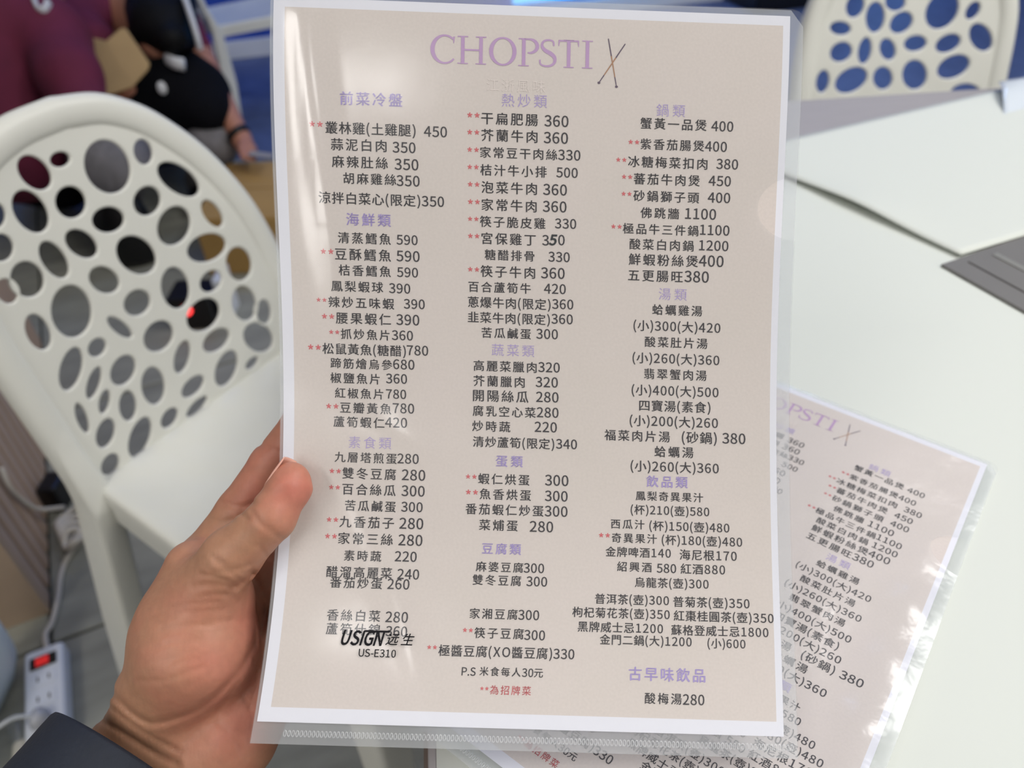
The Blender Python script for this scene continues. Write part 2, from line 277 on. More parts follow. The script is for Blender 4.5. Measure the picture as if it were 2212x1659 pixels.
# ------------------------------------------------------------------ menus
GLYPHS = '''D0|24,204 52,250 97,265 142,250 171,204 181,129 171,53 142,7 97,-8 52,7 24,53 14,129 137,189 120,222 97,232 74,222 58,189 52,129 58,69 74,35 97,25 120,35 137,69 143,129|1.3.2 0.3.1 0.14.3 14.4.3 0.15.14 13.4.14 0.16.15 12.4.13 12.5.4 11.16.0 23.5.12 11.17.16 23.6.5 10.17.11 10.18.17 22.6.23 10.19.18 21.6.22 9.19.10 21.7.6 9.20.19 20.7.21 9.7.20 9.8.7;\
D1|85,30 85,215 39,215 39,241 62,247 79,253 95,260 124,260 124,30 175,30 175,-4 27,-4 27,30|5.7.6 5.8.7 4.1.5 1.8.5 3.1.4 2.1.3 0.8.1 11.0.12 11.8.0 11.9.8 11.10.9;\
D2|79,86 117,139 129,185 125,209 110,225 86,232 67,228 50,218 33,200 9,224 33,247 59,260 90,265 131,255 159,227 168,186 155,133 119,79 73,30 77,30 92,31 106,31 180,31 180,-4 12,-4 12,20|11.13.12 10.13.11 10.14.13 9.5.10 5.14.10 9.6.5 4.14.5 9.7.6 4.15.14 3.15.4 8.7.9 2.15.3 2.16.15 1.16.2 0.16.1 0.17.16 25.17.0 25.18.17 20.22.21 20.23.22 19.23.20 18.23.19 25.23.18 24.23.25;\
D3|26,57 45,40 65,30 90,26 116,31 132,46 138,70 132,95 108,111 59,118 59,149 103,156 124,172 130,195 125,214 111,227 90,232 71,229 54,220 36,205 14,231 38,250 63,261 91,265 131,257 159,234 170,197 164,168 147,146 124,133 124,136 150,124 171,101 178,69 167,27 136,1 92,-8 56,-3 28,10 5,30|22.24.23 21.24.22 21.25.24 20.25.21 20.16.25 16.15.25 15.26.25 20.17.16 19.18.20 18.17.20 14.26.15 13.26.14 13.27.26 12.27.13 11.27.12 11.28.27 10.28.11 9.28.10 9.30.28 30.29.28 9.31.30 9.8.31 8.32.31 7.32.8 7.33.32 6.33.7 5.33.6 5.34.33 39.1.0 4.34.5 39.2.1 3.34.4 38.2.39 38.3.2 3.35.34 38.35.3 37.35.38 37.36.35;\
D4|3,67 3,93 112,260 153,260 153,100 187,100 187,67 153,67 153,-4 115,-4 115,67 116,190 116,207 117,218 122,218 116,207 109,195 102,182 47,100 115,100 115,175|1.3.2 1.13.3 13.14.3 14.4.3 1.15.13 15.12.13 15.12.14 12.4.14 1.16.15 11.4.12 1.17.16 20.4.11 1.18.17 19.4.20 1.19.18 1.4.19 1.5.4 1.6.5 0.6.1 10.6.0 9.7.10 7.6.10 9.8.7;\
D5|25,56 44,40 63,30 88,26 114,33 133,52 140,83 133,112 116,131 90,137 75,136 63,131 47,122 26,135 35,260 167,260 167,226 70,226 64,161 70,164 83,168 99,169 139,160 168,132 179,83 167,34 134,3 92,-8 55,-3 28,10 4,29|13.17.14 17.15.14 17.16.15 13.18.17 20.22.21 19.22.20 18.22.19 13.22.18 13.9.22 9.23.22 13.10.9 8.23.9 13.11.10 12.11.13 8.24.23 7.24.8 6.24.7 6.25.24 5.25.6 30.1.0 4.25.5 30.2.1 4.26.25 3.26.4 30.3.2 29.3.30 29.26.3 28.26.29 28.27.26;\
D6|30,205 66,251 114,265 140,261 161,252 180,235 157,210 143,223 130,229 116,231 85,222 63,190 55,138 65,148 86,159 108,163 148,154 174,125 183,79 172,33 144,3 105,-8 59,7 28,51 16,123 125,31 140,50 145,79 140,107 126,125 102,132 87,129 70,119 54,102 62,59 80,33 105,24|1.3.2 1.4.3 1.5.4 0.10.1 10.9.1 9.5.1 9.8.5 8.7.5 7.6.5 0.11.10 24.11.0 24.12.11 14.16.15 13.16.14 13.17.16 12.17.13 24.30.12 30.17.12 24.31.30 29.17.30 24.32.31 28.17.29 28.18.17 23.33.24 33.32.24 27.18.28 23.34.33 26.18.27 26.19.18 23.35.34 22.35.23 25.19.26 25.20.19 22.36.35 36.20.25 22.20.36 21.20.22;\
D7|14,226 14,260 181,260 181,236 136,162 114,88 106,-4 65,-4 75,88 98,162 136,226|0.2.1 0.3.2 0.10.3 10.4.3 9.4.10 9.5.4 8.5.9 8.6.5 7.6.8;\
D8|20,96 38,121 59,137 59,135 43,149 30,170 25,196 35,231 61,256 99,264 138,255 164,230 173,193 167,166 153,144 139,129 139,131 159,116 175,93 182,61 171,26 142,1 98,-8 54,1 24,26 12,64 133,213 120,227 98,233 79,228 66,215 61,196 69,172 89,155 115,144 127,157 135,174 138,191 135,89 112,107 80,120 64,107 52,88 48,67 55,44 72,29 98,23 123,28 138,42 144,63|8.10.9 7.10.8 7.28.10 28.11.10 7.29.28 27.11.28 6.29.7 27.12.11 6.30.29 26.12.27 6.31.30 37.12.26 6.32.31 5.32.6 37.13.12 36.13.37 35.13.36 5.33.32 4.33.5 35.14.13 34.14.35 4.34.33 3.2.4 2.34.4 34.16.14 16.15.14 2.16.34 1.16.2 1.40.16 40.17.16 0.40.1 0.41.40 39.17.40 39.18.17 0.42.41 38.18.39 25.42.0 38.19.18 49.19.38 25.43.42 25.44.43 24.44.25 48.19.49 48.20.19 24.45.44 47.20.48 24.46.45 46.20.47 23.46.24 46.21.20 23.21.46 23.22.21;\
D9|37,47 52,34 66,28 81,26 110,35 131,67 140,119 130,109 109,98 86,94 47,103 21,132 12,178 22,223 50,254 89,265 135,251 167,209 179,139 165,54 130,7 83,-8 56,-5 35,5 15,21 69,226 55,207 49,178 54,149 68,131 92,125 108,128 125,138 141,157 133,198 115,224 89,233|14.16.15 13.16.14 13.36.16 36.17.16 13.25.36 35.17.36 13.26.25 34.17.35 12.26.13 34.18.17 12.27.26 33.18.34 11.27.12 11.28.27 32.18.33 11.29.28 32.6.18 6.19.18 31.6.32 10.29.11 10.30.29 30.6.31 10.6.30 10.7.6 5.19.6 10.8.7 9.8.10 4.19.5 4.20.19 24.1.0 3.20.4 24.2.1 24.3.2 24.20.3 23.20.24 23.21.20 22.21.23;\
D(|35,174 53,234 82,291 108,279 82,223 67,167 62,109 67,50 82,-6 108,-62 82,-73 53,-16 35,43 29,109|1.3.2 1.4.3 0.4.1 0.5.4 13.5.0 13.6.5 12.6.13 12.7.6 12.8.7 11.8.12 11.9.8 10.9.11;\
D)|36,-6 51,50 56,109 51,167 36,223 10,279 36,291 66,234 83,174 90,109 83,43 66,-16 36,-73 10,-62|5.7.6 4.7.5 4.8.7 3.8.4 3.9.8 2.9.3 2.10.9 1.10.2 0.10.1 0.11.10 13.11.0 13.12.11;\
DX|5,260 49,260 85,193 91,181 98,169 104,157 101,157 106,169 112,181 118,193 154,260 196,260 124,131 201,-4 157,-4 118,68 111,81 104,94 97,107 100,107 94,94 87,81 80,68 42,-4 0,-4 77,133|25.1.0 25.2.1 9.11.10 9.12.11 25.3.2 8.12.9 25.4.3 7.12.8 25.6.4 6.5.4 6.12.7 25.12.6 24.18.25 18.12.25 18.19.12 19.13.12 24.20.18 20.17.18 20.17.19 17.13.19 24.21.20 16.13.17 24.22.21 15.13.16 24.23.22 14.13.15;\
DO|31,202 71,248 130,265 189,248 229,202 243,129 229,56 189,9 130,-8 71,9 31,56 17,129 193,183 168,217 130,229 92,217 66,183 57,129 66,75 92,40 130,28 168,40 193,75 203,129|1.3.2 0.3.1 0.14.3 14.4.3 0.15.14 13.4.14 0.16.15 12.4.13 11.16.0 12.5.4 11.17.16 23.5.12 10.17.11 23.6.5 10.18.17 22.6.23 10.19.18 21.6.22 9.19.10 21.7.6 20.7.21 9.20.19 9.7.20 9.8.7;\
DP|109,260 160,253 196,228 208,181 196,135 161,107 110,99 71,99 71,-4 32,-4 32,260 142,137 162,153 169,181 162,209 141,223 104,227 71,227 71,132 105,132|9.17.10 17.0.10 17.1.0 17.2.1 17.16.2 16.15.2 15.3.2 9.18.17 14.3.15 13.3.14 13.4.3 12.4.13 11.4.12 19.4.11 19.5.4 9.7.18 7.19.18 7.5.19 7.6.5 9.8.7;\
DS|36,61 59,42 82,31 107,27 134,32 151,46 157,66 152,85 138,98 116,108 79,124 55,138 34,160 25,193 36,231 66,256 109,265 140,261 166,249 190,230 169,204 149,219 131,226 110,229 86,225 71,213 65,196 71,177 86,165 106,156 142,140 170,125 190,102 197,68 186,29 155,2 107,-8 71,-3 40,10 12,33|15.17.16 15.18.17 14.18.15 14.19.18 13.24.14 24.23.14 23.19.14 23.22.19 22.21.19 21.20.19 13.25.24 13.26.25 13.27.26 12.27.13 12.28.27 12.29.28 11.29.12 11.30.29 11.31.30 10.31.11 10.32.31 9.32.10 8.32.9 8.33.32 7.33.8 6.33.7 6.34.33 5.34.6 39.1.0 4.34.5 39.2.1 38.2.39 3.34.4 38.3.2 3.35.34 38.35.3 37.35.38 37.36.35;\
D.|25,34 35,44 49,48 62,44 72,34 75,20 72,5 62,-5 49,-8 35,-5 25,5 22,20|1.3.2 0.3.1 0.4.3 0.5.4 11.5.0 10.5.11 10.6.5 9.6.10 9.7.6 9.8.7;\
R*|58,212 20,228 27,249 67,239 70,281 93,281 96,239 136,249 143,228 105,212 127,175 109,162 82,195 54,162 36,175|3.5.4 3.6.5 1.3.2 6.8.7 3.8.6 1.8.3 0.8.1 0.9.8 14.9.0 14.12.9 12.10.9 14.13.12 11.10.12;\
VU|31,260 70,260 70,105 77,58 98,34 126,27 156,34 176,58 184,105 184,260 221,260 221,105 209,39 175,3 126,-8 78,3 44,39 31,105|17.1.0 17.2.1 8.10.9 8.11.10 16.2.17 8.12.11 7.12.8 16.3.2 6.12.7 16.4.3 15.4.16 6.13.12 5.13.6 15.5.4 15.13.5 15.14.13;\
VS|36,60 58,41 82,31 107,27 135,32 152,45 158,66 152,85 138,98 116,109 80,125 55,138 34,160 26,193 37,230 67,255 109,264 139,260 166,249 189,230 169,205 150,219 131,227 110,230 85,225 70,214 65,196 71,177 86,165 106,155 142,140 170,124 189,102 197,68 186,30 154,3 107,-8 71,-3 40,11 13,33|15.17.16 15.18.17 14.18.15 14.19.18 13.24.14 24.23.14 23.19.14 23.22.19 22.21.19 21.20.19 13.25.24 13.26.25 13.27.26 12.27.13 12.28.27 12.29.28 11.29.12 11.30.29 11.31.30 10.31.11 9.31.10 9.32.31 8.32.9 8.33.32 7.33.8 6.33.7 6.34.33 5.34.6 39.1.0 4.34.5 39.2.1 38.2.39 3.34.4 38.3.2 3.35.34 38.35.3 37.35.38 37.36.35;\
V-|109,113 109,83 13,83 13,113|2.0.3 2.1.0;\
VE|186,260 186,226 71,226 71,152 168,152 168,118 71,118 71,31 190,31 190,-3 32,-3 32,260|10.2.11 2.0.11 2.1.0 10.3.2 10.6.3 6.4.3 6.5.4 10.7.6 10.8.7 10.9.8;\
V3|26,56 45,39 65,29 90,25 116,31 133,46 139,70 132,95 108,112 59,119 59,148 103,155 124,171 130,195 125,215 112,227 90,232 71,229 54,221 36,206 15,231 39,249 63,260 91,264 131,256 159,234 169,197 163,168 146,146 123,134 123,136 150,124 170,101 178,69 166,28 135,1 92,-8 56,-2 28,11 6,30|22.24.23 21.24.22 21.25.24 20.25.21 20.16.25 16.15.25 15.26.25 20.17.16 19.18.20 18.17.20 14.26.15 13.26.14 13.27.26 12.27.13 11.27.12 11.28.27 10.28.11 9.28.10 9.30.28 30.29.28 9.31.30 9.8.31 8.32.31 7.32.8 7.33.32 6.33.7 5.33.6 5.34.33 39.1.0 4.34.5 39.2.1 3.34.4 38.2.39 38.3.2 3.35.34 38.35.3 37.35.38 37.36.35;\
V1|85,30 85,215 39,215 39,241 62,246 79,252 95,260 123,260 123,30 175,30 175,-3 28,-3 28,30|5.7.6 5.8.7 4.1.5 1.8.5 3.1.4 2.1.3 0.8.1 11.0.12 11.8.0 11.9.8 11.10.9;\
V0|24,204 53,249 97,264 142,249 170,204 180,129 170,54 142,8 97,-8 53,8 24,54 14,129 137,189 121,223 97,233 74,223 57,189 51,129 58,69 74,35 97,25 121,35 137,69 143,129|1.3.2 0.14.1 14.3.1 14.4.3 0.15.14 13.4.14 0.16.15 12.4.13 12.5.4 11.16.0 23.5.12 11.17.16 23.6.5 10.17.11 22.6.23 10.18.17 10.19.18 21.6.22 9.19.10 21.7.6 9.20.19 20.7.21 9.7.20 9.8.7;\
UU|26,265 75,265 75,106 83,60 101,39 126,33 153,39 171,60 179,106 179,265 227,265 227,105 214,37 178,-2 126,-13 75,-2 39,37 26,105|17.1.0 17.2.1 8.10.9 8.11.10 7.11.8 17.3.2 16.3.17 7.12.11 6.12.7 16.4.3 5.12.6 16.5.4 15.5.16 5.13.12 15.13.5 15.14.13;\
US|35,68 61,46 83,36 107,32 132,37 147,49 152,66 147,82 135,93 114,104 77,120 52,134 29,158 20,193 32,233 64,260 109,270 141,265 169,253 197,231 169,197 147,214 130,222 110,224 88,220 75,210 71,196 76,180 89,169 108,160 145,145 173,129 194,104 202,68 190,27 157,-3 107,-13 70,-8 37,6 5,32|15.17.16 15.18.17 14.18.15 14.19.18 13.24.14 24.23.14 23.19.14 23.22.19 22.21.19 21.20.19 13.25.24 13.26.25 13.27.26 12.27.13 12.28.27 12.29.28 12.30.29 11.30.12 11.31.30 10.31.11 10.32.31 9.32.10 9.33.32 8.33.9 7.33.8 6.33.7 6.34.33 39.1.0 5.34.6 4.34.5 39.2.1 3.34.4 39.3.2 39.34.3 38.34.39 38.35.34 37.35.38 37.36.35;\
UI|76,265 76,-8 27,-8 27,265|2.0.3 2.1.0;\
UG|28,204 73,253 137,270 172,265 199,252 224,231 195,197 175,214 159,221 140,224 99,213 72,181 62,129 72,77 98,44 140,32 155,34 169,39 177,43 177,98 122,98 122,142 224,142 224,21 199,2 170,-9 136,-13 71,4 27,53 12,128|1.3.2 1.4.3 0.4.1 0.9.4 9.5.4 9.8.5 8.7.5 7.6.5 0.10.9 0.11.10 29.11.0 29.12.11 20.22.21 20.19.22 19.23.22 29.13.12 28.13.29 18.23.19 28.14.13 27.14.28 27.15.14 17.23.18 16.23.17 15.23.16 27.23.15 27.24.23 26.24.27 26.25.24;\
UN|73,265 170,99 195,51 182,51 181,68 179,96 178,123 178,265 226,265 226,-8 180,-8 84,158 58,206 71,206 72,189 74,162 74,135 74,-8 27,-8 27,265|18.12.19 12.0.19 12.13.0 13.1.0 6.8.7 6.9.8 18.15.12 15.11.12 14.1.13 15.11.14 11.1.14 18.16.15 10.1.11 18.17.16 5.9.6 10.4.1 4.2.1 4.2.5 2.9.5 10.3.4 10.2.3 10.9.2;\
K5|24,66 48,46 66,37 88,33 110,39 126,56 132,83 126,109 112,124 89,130 77,129 66,124 47,113 19,131 28,268 174,268 174,218 77,218 73,173 68,171 82,175 99,176 143,167 175,135 187,83 173,30 138,-4 92,-16 53,-10 24,4 -6,28|13.17.14 17.15.14 17.16.15 13.19.17 19.18.17 20.22.21 19.22.20 13.22.19 13.23.22 13.9.23 9.8.23 8.24.23 12.11.13 11.10.13 10.9.13 7.24.8 6.24.7 6.25.24 5.25.6 30.1.0 4.25.5 30.2.1 3.25.4 30.3.2 30.25.3 30.26.25 29.26.30 28.26.29 28.27.26'''
GL = {}
for _g in GLYPHS.split(';'):       # outlines of the digits and Latin letters, in em/1000
    _k, _v, _f = _g.split('|')
    GL[(_k[1], _k[0])] = (np.array([[float(q) for q in p.split(',')] for p in _v.split()]) * .00345, [tuple(int(q) for q in p.split('.')) for p in _f.split()])
WEIGHT = {'D': 0.0, 'H': 0.0, 'T': -.004, 'R': 0.0, 'K': 0.0, 'U': .012, 'W': -.002, 'V': 0.0}
BOLD = {'D': .014, 'H': .022, 'R': .008}          # stroke thickening by a doubled outline, em
_c = bpy.data.curves.new('glyph', 'FONT'); _o = bpy.data.objects.new('glyph', _c); col.objects.link(_o)
_c.resolution_u = 2; _c.size = 1.0
def glyph(ch, st):
    k = (ch, st)
    if k in GL: return GL[k]
    def bake(s):
        _c.body = s; _c.offset = WEIGHT[st]
        bpy.context.view_layer.update()
        me = bpy.data.meshes.new_from_object(_o.evaluated_get(bpy.context.evaluated_depsgraph_get()))
        n = len(me.vertices); co = np.zeros(n * 3); me.vertices.foreach_get('co', co)
        f = [tuple(p.vertices) for p in me.polygons]; bpy.data.meshes.remove(me)
        return co.reshape(-1, 3)[:, :2], f
    v, f = bake(ch)
    GL[k] = (v, f); return GL[k]
def is_cjk(c): return ord(c) > 0x2e80
def lay_text(s, st, x0, x1, yc):
    """flat glyph layout in sheet millimetres; fits the ink between x0 and x1, centred on yc"""
    items = []; pen = 0.0
    pure = not any(is_cjk(c) for c in s)
    for c in s:
        v, f = glyph(c, st)
        lo, hi = v[:, 0].min(), v[:, 0].max()
        if is_cjk(c): sc = 1.0; w = 1.0; off = 0.0
        else:
            sc = 0.87 if not pure else 1.0
            w = (hi - lo) * sc + .10; off = .05 - lo * sc
            if c in '0123456789': w = .70 * sc; off = (w - (hi - lo) * sc) / 2 - lo * sc
            if c == '*': w = .52; off = (w - (hi - lo)) / 2 - lo
        items.append((v, f, sc, pen + off, lo, hi)); pen += w
    n = len(items)
    left = items[0][3] + items[0][4] * items[0][2]; right = items[-1][3] + items[-1][5] * items[-1][2]
    k = 1.0 if pure else (.90 if all(map(is_cjk, s)) else .95)
    if st == 'R' and pure: k = .93
    if n == 1: k = 1.0
    size = k * (x1 - x0) / (right - left)
    if pure and st == 'D' and n > 1: size = k * (x1 - x0) / (right - left)
    if pure and n == 1 and st in 'DK': size = 4.75
    track = ((x1 - x0) - (right - left) * size) / max(n - 1, 1)
    V = []; F = []; nb = 0
    for i, (v, f, sc, px, lo, hi) in enumerate(items):
        x = x0 + (px - left) * size + track * i + v[:, 0] * sc * size
        b_ = BOLD.get(st, 0) * size if is_cjk(s[i]) else 0
        for dx, dy in (((-b_, -b_ * .5), (b_, b_ * .5)) if b_ else ((0, 0),)):
            V.append(np.c_[x + dx, v[:, 1] * sc * size + dy]); F += [tuple(q + nb for q in p) for p in f]; nb += len(v)
    V = np.concatenate(V)
    ref = .36 if pure else .385
    if pure: V[:, 1] -= (V[:, 1].min() + V[:, 1].max()) / 2
    else:
        cj = np.concatenate([V[0:0]] + [p[0:0] for p in []]) if False else None
        V[:, 1] -= .36 * size
    V[:, 1] = yc - V[:, 1]
    return V, F
LAYOUT = '''H|前菜冷盤|27.2|52.6|39.2
R|**|14.4|19.9|49.9
D|叢林雞(土雞腿)|21.0|58.0|51.2
D|450|61.4|70.9|51.2
D|蒜泥白肉|23.1|45.9|57.9
D|350|48.4|57.9|58.1
D|麻辣肚絲|23.3|46.3|64.9
D|350|49.1|59.0|65.0
D|胡麻雞絲|27.8|49.6|71.6
D|350|49.8|59.4|71.7
D|涼拌白菜心(限定)|17.3|59.5|79.9
D|350|60.1|69.4|79.8
H|海鮮類|28.5|47.0|88.5
D|清蒸鱈魚|24.8|46.8|96.3
D|590|49.2|58.1|96.2
R|**|17.3|22.7|102.2
D|豆酥鱈魚|23.3|46.7|103.2
D|590|49.0|58.8|103.0
D|桔香鱈魚|24.7|46.5|109.9
D|590|49.1|58.0|109.8
D|鳳梨蝦球|21.3|43.1|116.7
D|390|45.6|54.6|116.7
R|**|14.8|19.1|122.7
D|辣炒五味蝦|19.9|47.6|123.5
D|390|51.7|60.6|123.1
R|**|16.9|22.2|129.6
D|腰果蝦仁|22.9|46.1|130.2
D|390|48.4|58.2|129.9
R|**|19.8|24.2|136.2
D|抓炒魚片|24.8|45.4|136.9
D|360|46.4|55.4|136.6
R|**|10.7|16.2|142.9
D|松鼠黃魚(糖醋)|16.9|52.3|143.4
D|780|52.7|61.8|142.8
D|蹄筋燴烏參|20.2|46.4|149.5
D|680|46.8|55.9|149.0
D|椒鹽魚片|20.1|41.0|155.8
D|360|43.7|52.7|155.2
D|紅椒魚片|22.0|42.5|162.2
D|780|43.7|52.3|161.8
R|**|18.2|23.5|167.9
D|豆瓣黃魚|24.2|45.9|168.4
D|780|46.5|55.7|167.8
D|蘆筍蝦仁|21.4|43.0|174.5
D|420|43.3|52.7|174.0
T|素食類|27.9|46.0|183.1
D|九層塔煎蛋|22.1|48.4|189.6
D|280|48.7|57.8|189.3
R|**|20.0|24.9|195.6
D|雙冬豆腐|25.5|48.2|196.4
D|280|50.7|60.7|196.2
R|**|20.0|24.7|202.5
D|百合絲瓜|25.7|48.2|203.2
D|300|50.7|60.6|203.0
D|苦瓜鹹蛋|27.1|48.5|210.1
D|300|50.8|59.9|209.8
R|**|19.6|24.5|216.2
D|九香茄子|25.1|48.0|217.0
D|280|50.3|60.4|216.8
R|**|19.3|24.3|223.2
D|家常三絲|24.9|47.8|224.0
D|280|50.2|60.3|223.8
D|素時蔬|27.8|43.3|231.1
D|220|49.0|58.2|230.7
D|醋溜高麗菜|20.9|48.2|238.0
D|240|50.5|59.6|238.0
D|番茄炒蛋|22.8|44.4|242.3
D|260|46.6|55.8|242.2
D|香絲白菜|22.7|44.6|255.6
D|280|46.8|56.1|255.6
D|蘆筍什錦|22.9|44.9|261.1
D|360|47.4|56.2|261.3
H|豆腐類|85.5|101.8|226.3
D|麻婆豆腐|83.2|102.9|233.9
D|300|103.1|111.7|233.8
D|雙冬豆腐|82.0|102.2|239.4
D|300|104.4|113.1|239.3
D|家湘豆腐|81.5|101.2|253.2
D|300|101.5|110.2|253.1
R|**|79.0|83.2|259.9
D|筷子豆腐|83.9|104.1|260.9
D|300|104.3|112.9|261.1
R|**|64.9|68.9|267.1
D|極醬豆腐(XO醬豆腐)|69.7|116.1|268.3
D|330|116.6|125.2|268.2
D|P.S|79.7|85.4|276.1
D|米食每人|87.0|103.6|275.9
D|30|104.2|108.8|275.9
D|元|109.1|112.7|275.9
R|**|87.7|91.1|282.4
R|為招牌菜|91.7|108.2|282.9
H|古早味飲品|147.6|178.6|275.1
D|酸梅湯|154.3|169.1|284.3
D|280|169.6|178.3|284.3
T|熱炒類|93.3|111.8|37.5
R|**|79.2|84.3|43.9
D|干扁肥腸|85.0|108.1|45.1
D|360|110.8|120.7|45.1
R|**|79.2|84.2|50.8
D|芥蘭牛肉|85.0|108.0|51.9
D|360|110.6|120.6|51.9
R|**|79.2|84.0|57.9
D|家常豆干肉絲|84.5|116.2|58.9
D|330|116.6|125.8|58.7
R|**|79.2|83.9|65.0
D|桔汁牛小排|84.6|111.9|66.1
D|500|115.9|124.8|65.9
R|**|79.3|84.2|72.1
D|泡菜牛肉|85.0|107.9|73.2
D|360|110.5|120.4|73.1
R|**|79.3|84.3|79.3
D|家常牛肉|85.0|107.8|80.4
D|360|110.4|120.3|80.1
R|**|79.2|83.7|86.4
D|筷子脆皮雞|84.3|111.5|87.4
D|330|115.5|124.4|87.0
R|**|79.2|84.0|93.5
D|宮保雞丁|84.9|107.5|94.4
D|3|110.2|113.0|94.2
K|5|113.2|117.0|94.0
D|0|116.9|119.8|93.9
D|糖醋排骨|86.2|106.9|101.2
D|330|112.8|121.8|101.0
R|**|79.0|83.8|107.5
D|筷子牛肉|84.4|107.2|108.2
D|360|109.7|119.7|107.9
D|百合蘆筍牛|79.2|105.4|114.9
D|420|111.0|120.2|114.5
D|蔥爆牛肉(限定)|78.9|113.8|121.4
D|360|114.4|123.4|120.9
D|韭菜牛肉(限定)|78.8|113.5|127.8
D|360|114.1|123.2|127.2
D|苦瓜鹹蛋|84.6|105.4|134.2
D|300|107.7|116.9|133.8
T|蔬菜類|88.8|106.9|141.4
D|高麗菜臘肉|81.1|107.8|148.4
D|320|108.5|117.7|148.0
D|芥蘭臘肉|81.0|102.7|154.9
D|320|107.4|116.9|154.4
D|開陽絲瓜|80.8|104.3|161.2
D|280|107.6|117.2|160.8
D|腐乳空心菜|80.7|107.4|167.8
D|280|107.9|117.2|167.4
D|炒時蔬|80.5|96.6|174.3
D|220|107.0|116.5|173.7
D|清炒蘆筍(限定)|80.8|115.4|181.0
D|340|116.1|125.1|180.7
H|蛋類|90.6|102.0|189.0
R|**|77.9|82.5|196.0
D|蝦仁烘蛋|83.2|104.9|196.8
D|300|111.5|121.5|196.4
R|**|78.0|83.2|202.6
D|魚香烘蛋|83.9|105.6|203.3
D|300|111.5|121.2|203.1
D|番茄蝦仁炒蛋|78.1|111.0|209.8
D|300|111.5|121.2|209.6
D|菜烳蛋|84.0|100.2|216.4
D|280|105.3|115.2|216.3
T|鍋類|156.6|168.3|39.2
D|蟹黃一品煲|150.2|177.2|44.7
D|400|179.2|188.2|44.7
R|**|145.4|149.9|52.4
D|紫香茄腸煲|150.4|176.5|53.1
D|400|176.9|185.9|53.0
R|**|140.5|144.8|59.8
D|冰糖梅菜扣肉|145.5|178.1|60.4
D|380|181.8|190.8|60.0
R|**|143.0|147.4|66.7
D|蕃茄牛肉煲|148.0|175.2|67.4
D|450|178.9|188.1|67.0
R|**|143.0|147.2|73.7
D|砂鍋獅子頭|148.0|175.2|74.4
D|400|178.8|188.1|73.9
D|佛跳牆|151.1|167.1|81.3
D|1100|169.6|182.5|80.9
R|**|139.0|143.4|87.4
D|極品牛三件鍋|143.9|175.3|88.1
D|1100|176.0|188.3|87.4
D|酸菜白肉鍋|146.8|173.5|94.5
D|1200|175.8|188.1|93.9
D|鮮蝦粉絲煲|146.6|175.5|100.9
D|400|175.9|186.3|100.4
D|五更腸旺|146.4|169.3|107.6
D|380|170.0|180.3|107.2
T|湯類|159.4|171.2|115.1
D|蛤蠣雞湯|156.8|177.8|121.8
D|(小)300(大)420|148.9|185.7|128.8
D|酸菜肚片湯|153.8|180.3|135.6
D|(小)260(大)360|148.6|185.5|142.6
D|翡翠蟹肉湯|153.6|180.1|149.3
D|(小)400(大)500|148.3|185.3|156.4
D|四寶湯(素食)|151.6|181.9|163.0
D|(小)200(大)260|147.5|185.1|169.6
D|福菜肉片湯|136.8|164.6|176.2
D|(砂鍋)|169.7|184.6|176.1
D|380|186.9|196.8|175.8
D|蛤蠣湯|158.1|174.6|182.6
D|(小)260(大)360|147.9|185.4|189.1
H|飲品類|154.6|172.1|195.5
D|鳳梨奇異果汁|150.1|178.6|201.8
D|(杯)210(壺)580|147.9|181.2|207.8
D|西瓜汁|139.6|153.7|214.1
D|(杯)150(壺)480|155.8|189.6|214.4
R|**|134.5|139.2|219.0
D|奇異果汁|140.0|158.9|220.0
D|(杯)180(壺)480|161.0|194.9|220.2
D|金牌啤酒140|137.4|164.8|225.9
D|海尼根170|168.5|192.5|226.2
D|紹興酒|142.3|156.7|232.0
D|580|158.8|167.0|232.1
D|紅酒880|168.9|187.5|232.1
D|烏龍茶(壺)300|149.7|180.5|238.3
D|普洱茶(壺)300|133.2|163.9|245.6
D|普菊茶(壺)350|165.7|197.4|245.8
D|枸杞菊花茶(壺)350|123.9|164.2|251.3
D|紅棗桂圓茶(壺)350|165.9|207.2|251.5
D|黑牌威士忌1200|126.3|161.4|257.1
D|蘇格登威士忌1800|164.8|204.9|257.3
D|金門二鍋(大)1200|135.5|173.2|262.0
D|(小)600|179.7|195.3|262.2
U|USIGN|29.8|46.8|264.3
U|远生|48.3|59.4|264.5
U|US-E310|37.3|52.5|270.1'''
FLAT = {}
def addflat(st, V, F):
    v, f = FLAT.setdefault(st, ([], []))
    n = sum(len(a) for a in v); v.append(np.asarray(V, float)); f += [tuple(int(q) + n for q in p) for p in F]
for line in LAYOUT.split('\n'):
    st, s, a, b, y = line.split('|'); a, b, y = float(a), float(b), float(y)
    if st == 'U':
        stw = 'V' if s.startswith('US-') else 'U'
        GLs = lay_text(s, stw, a, b, y)
        V, F = GLs
        if stw == 'U':
            V = V.copy(); V[:, 0] += (y - V[:, 1]) * .28
            if s == 'USIGN': V[:, 1] = y + (V[:, 1] - y) * 1.25
        addflat('U', V, F)
        if s == 'USIGN':   # the bar that runs on from the top of the letters
            addflat('U', [(a + 9, y - 3.2), (b + 2.6, y - 3.2), (b + 2.3, y - 2.4), (a + 9, y - 2.4)], [(0, 1, 2, 3)])
        continue
    V, F = lay_text(s, st, a, b, y)
    if st == 'K': V = V.copy(); V[:, 0] += (y - V[:, 1]) * .18
    addflat(st, V, F)
V, F = lay_text('江浙風味', 'W', 87.0, 111.0, 31.6); addflat('W', V, F)

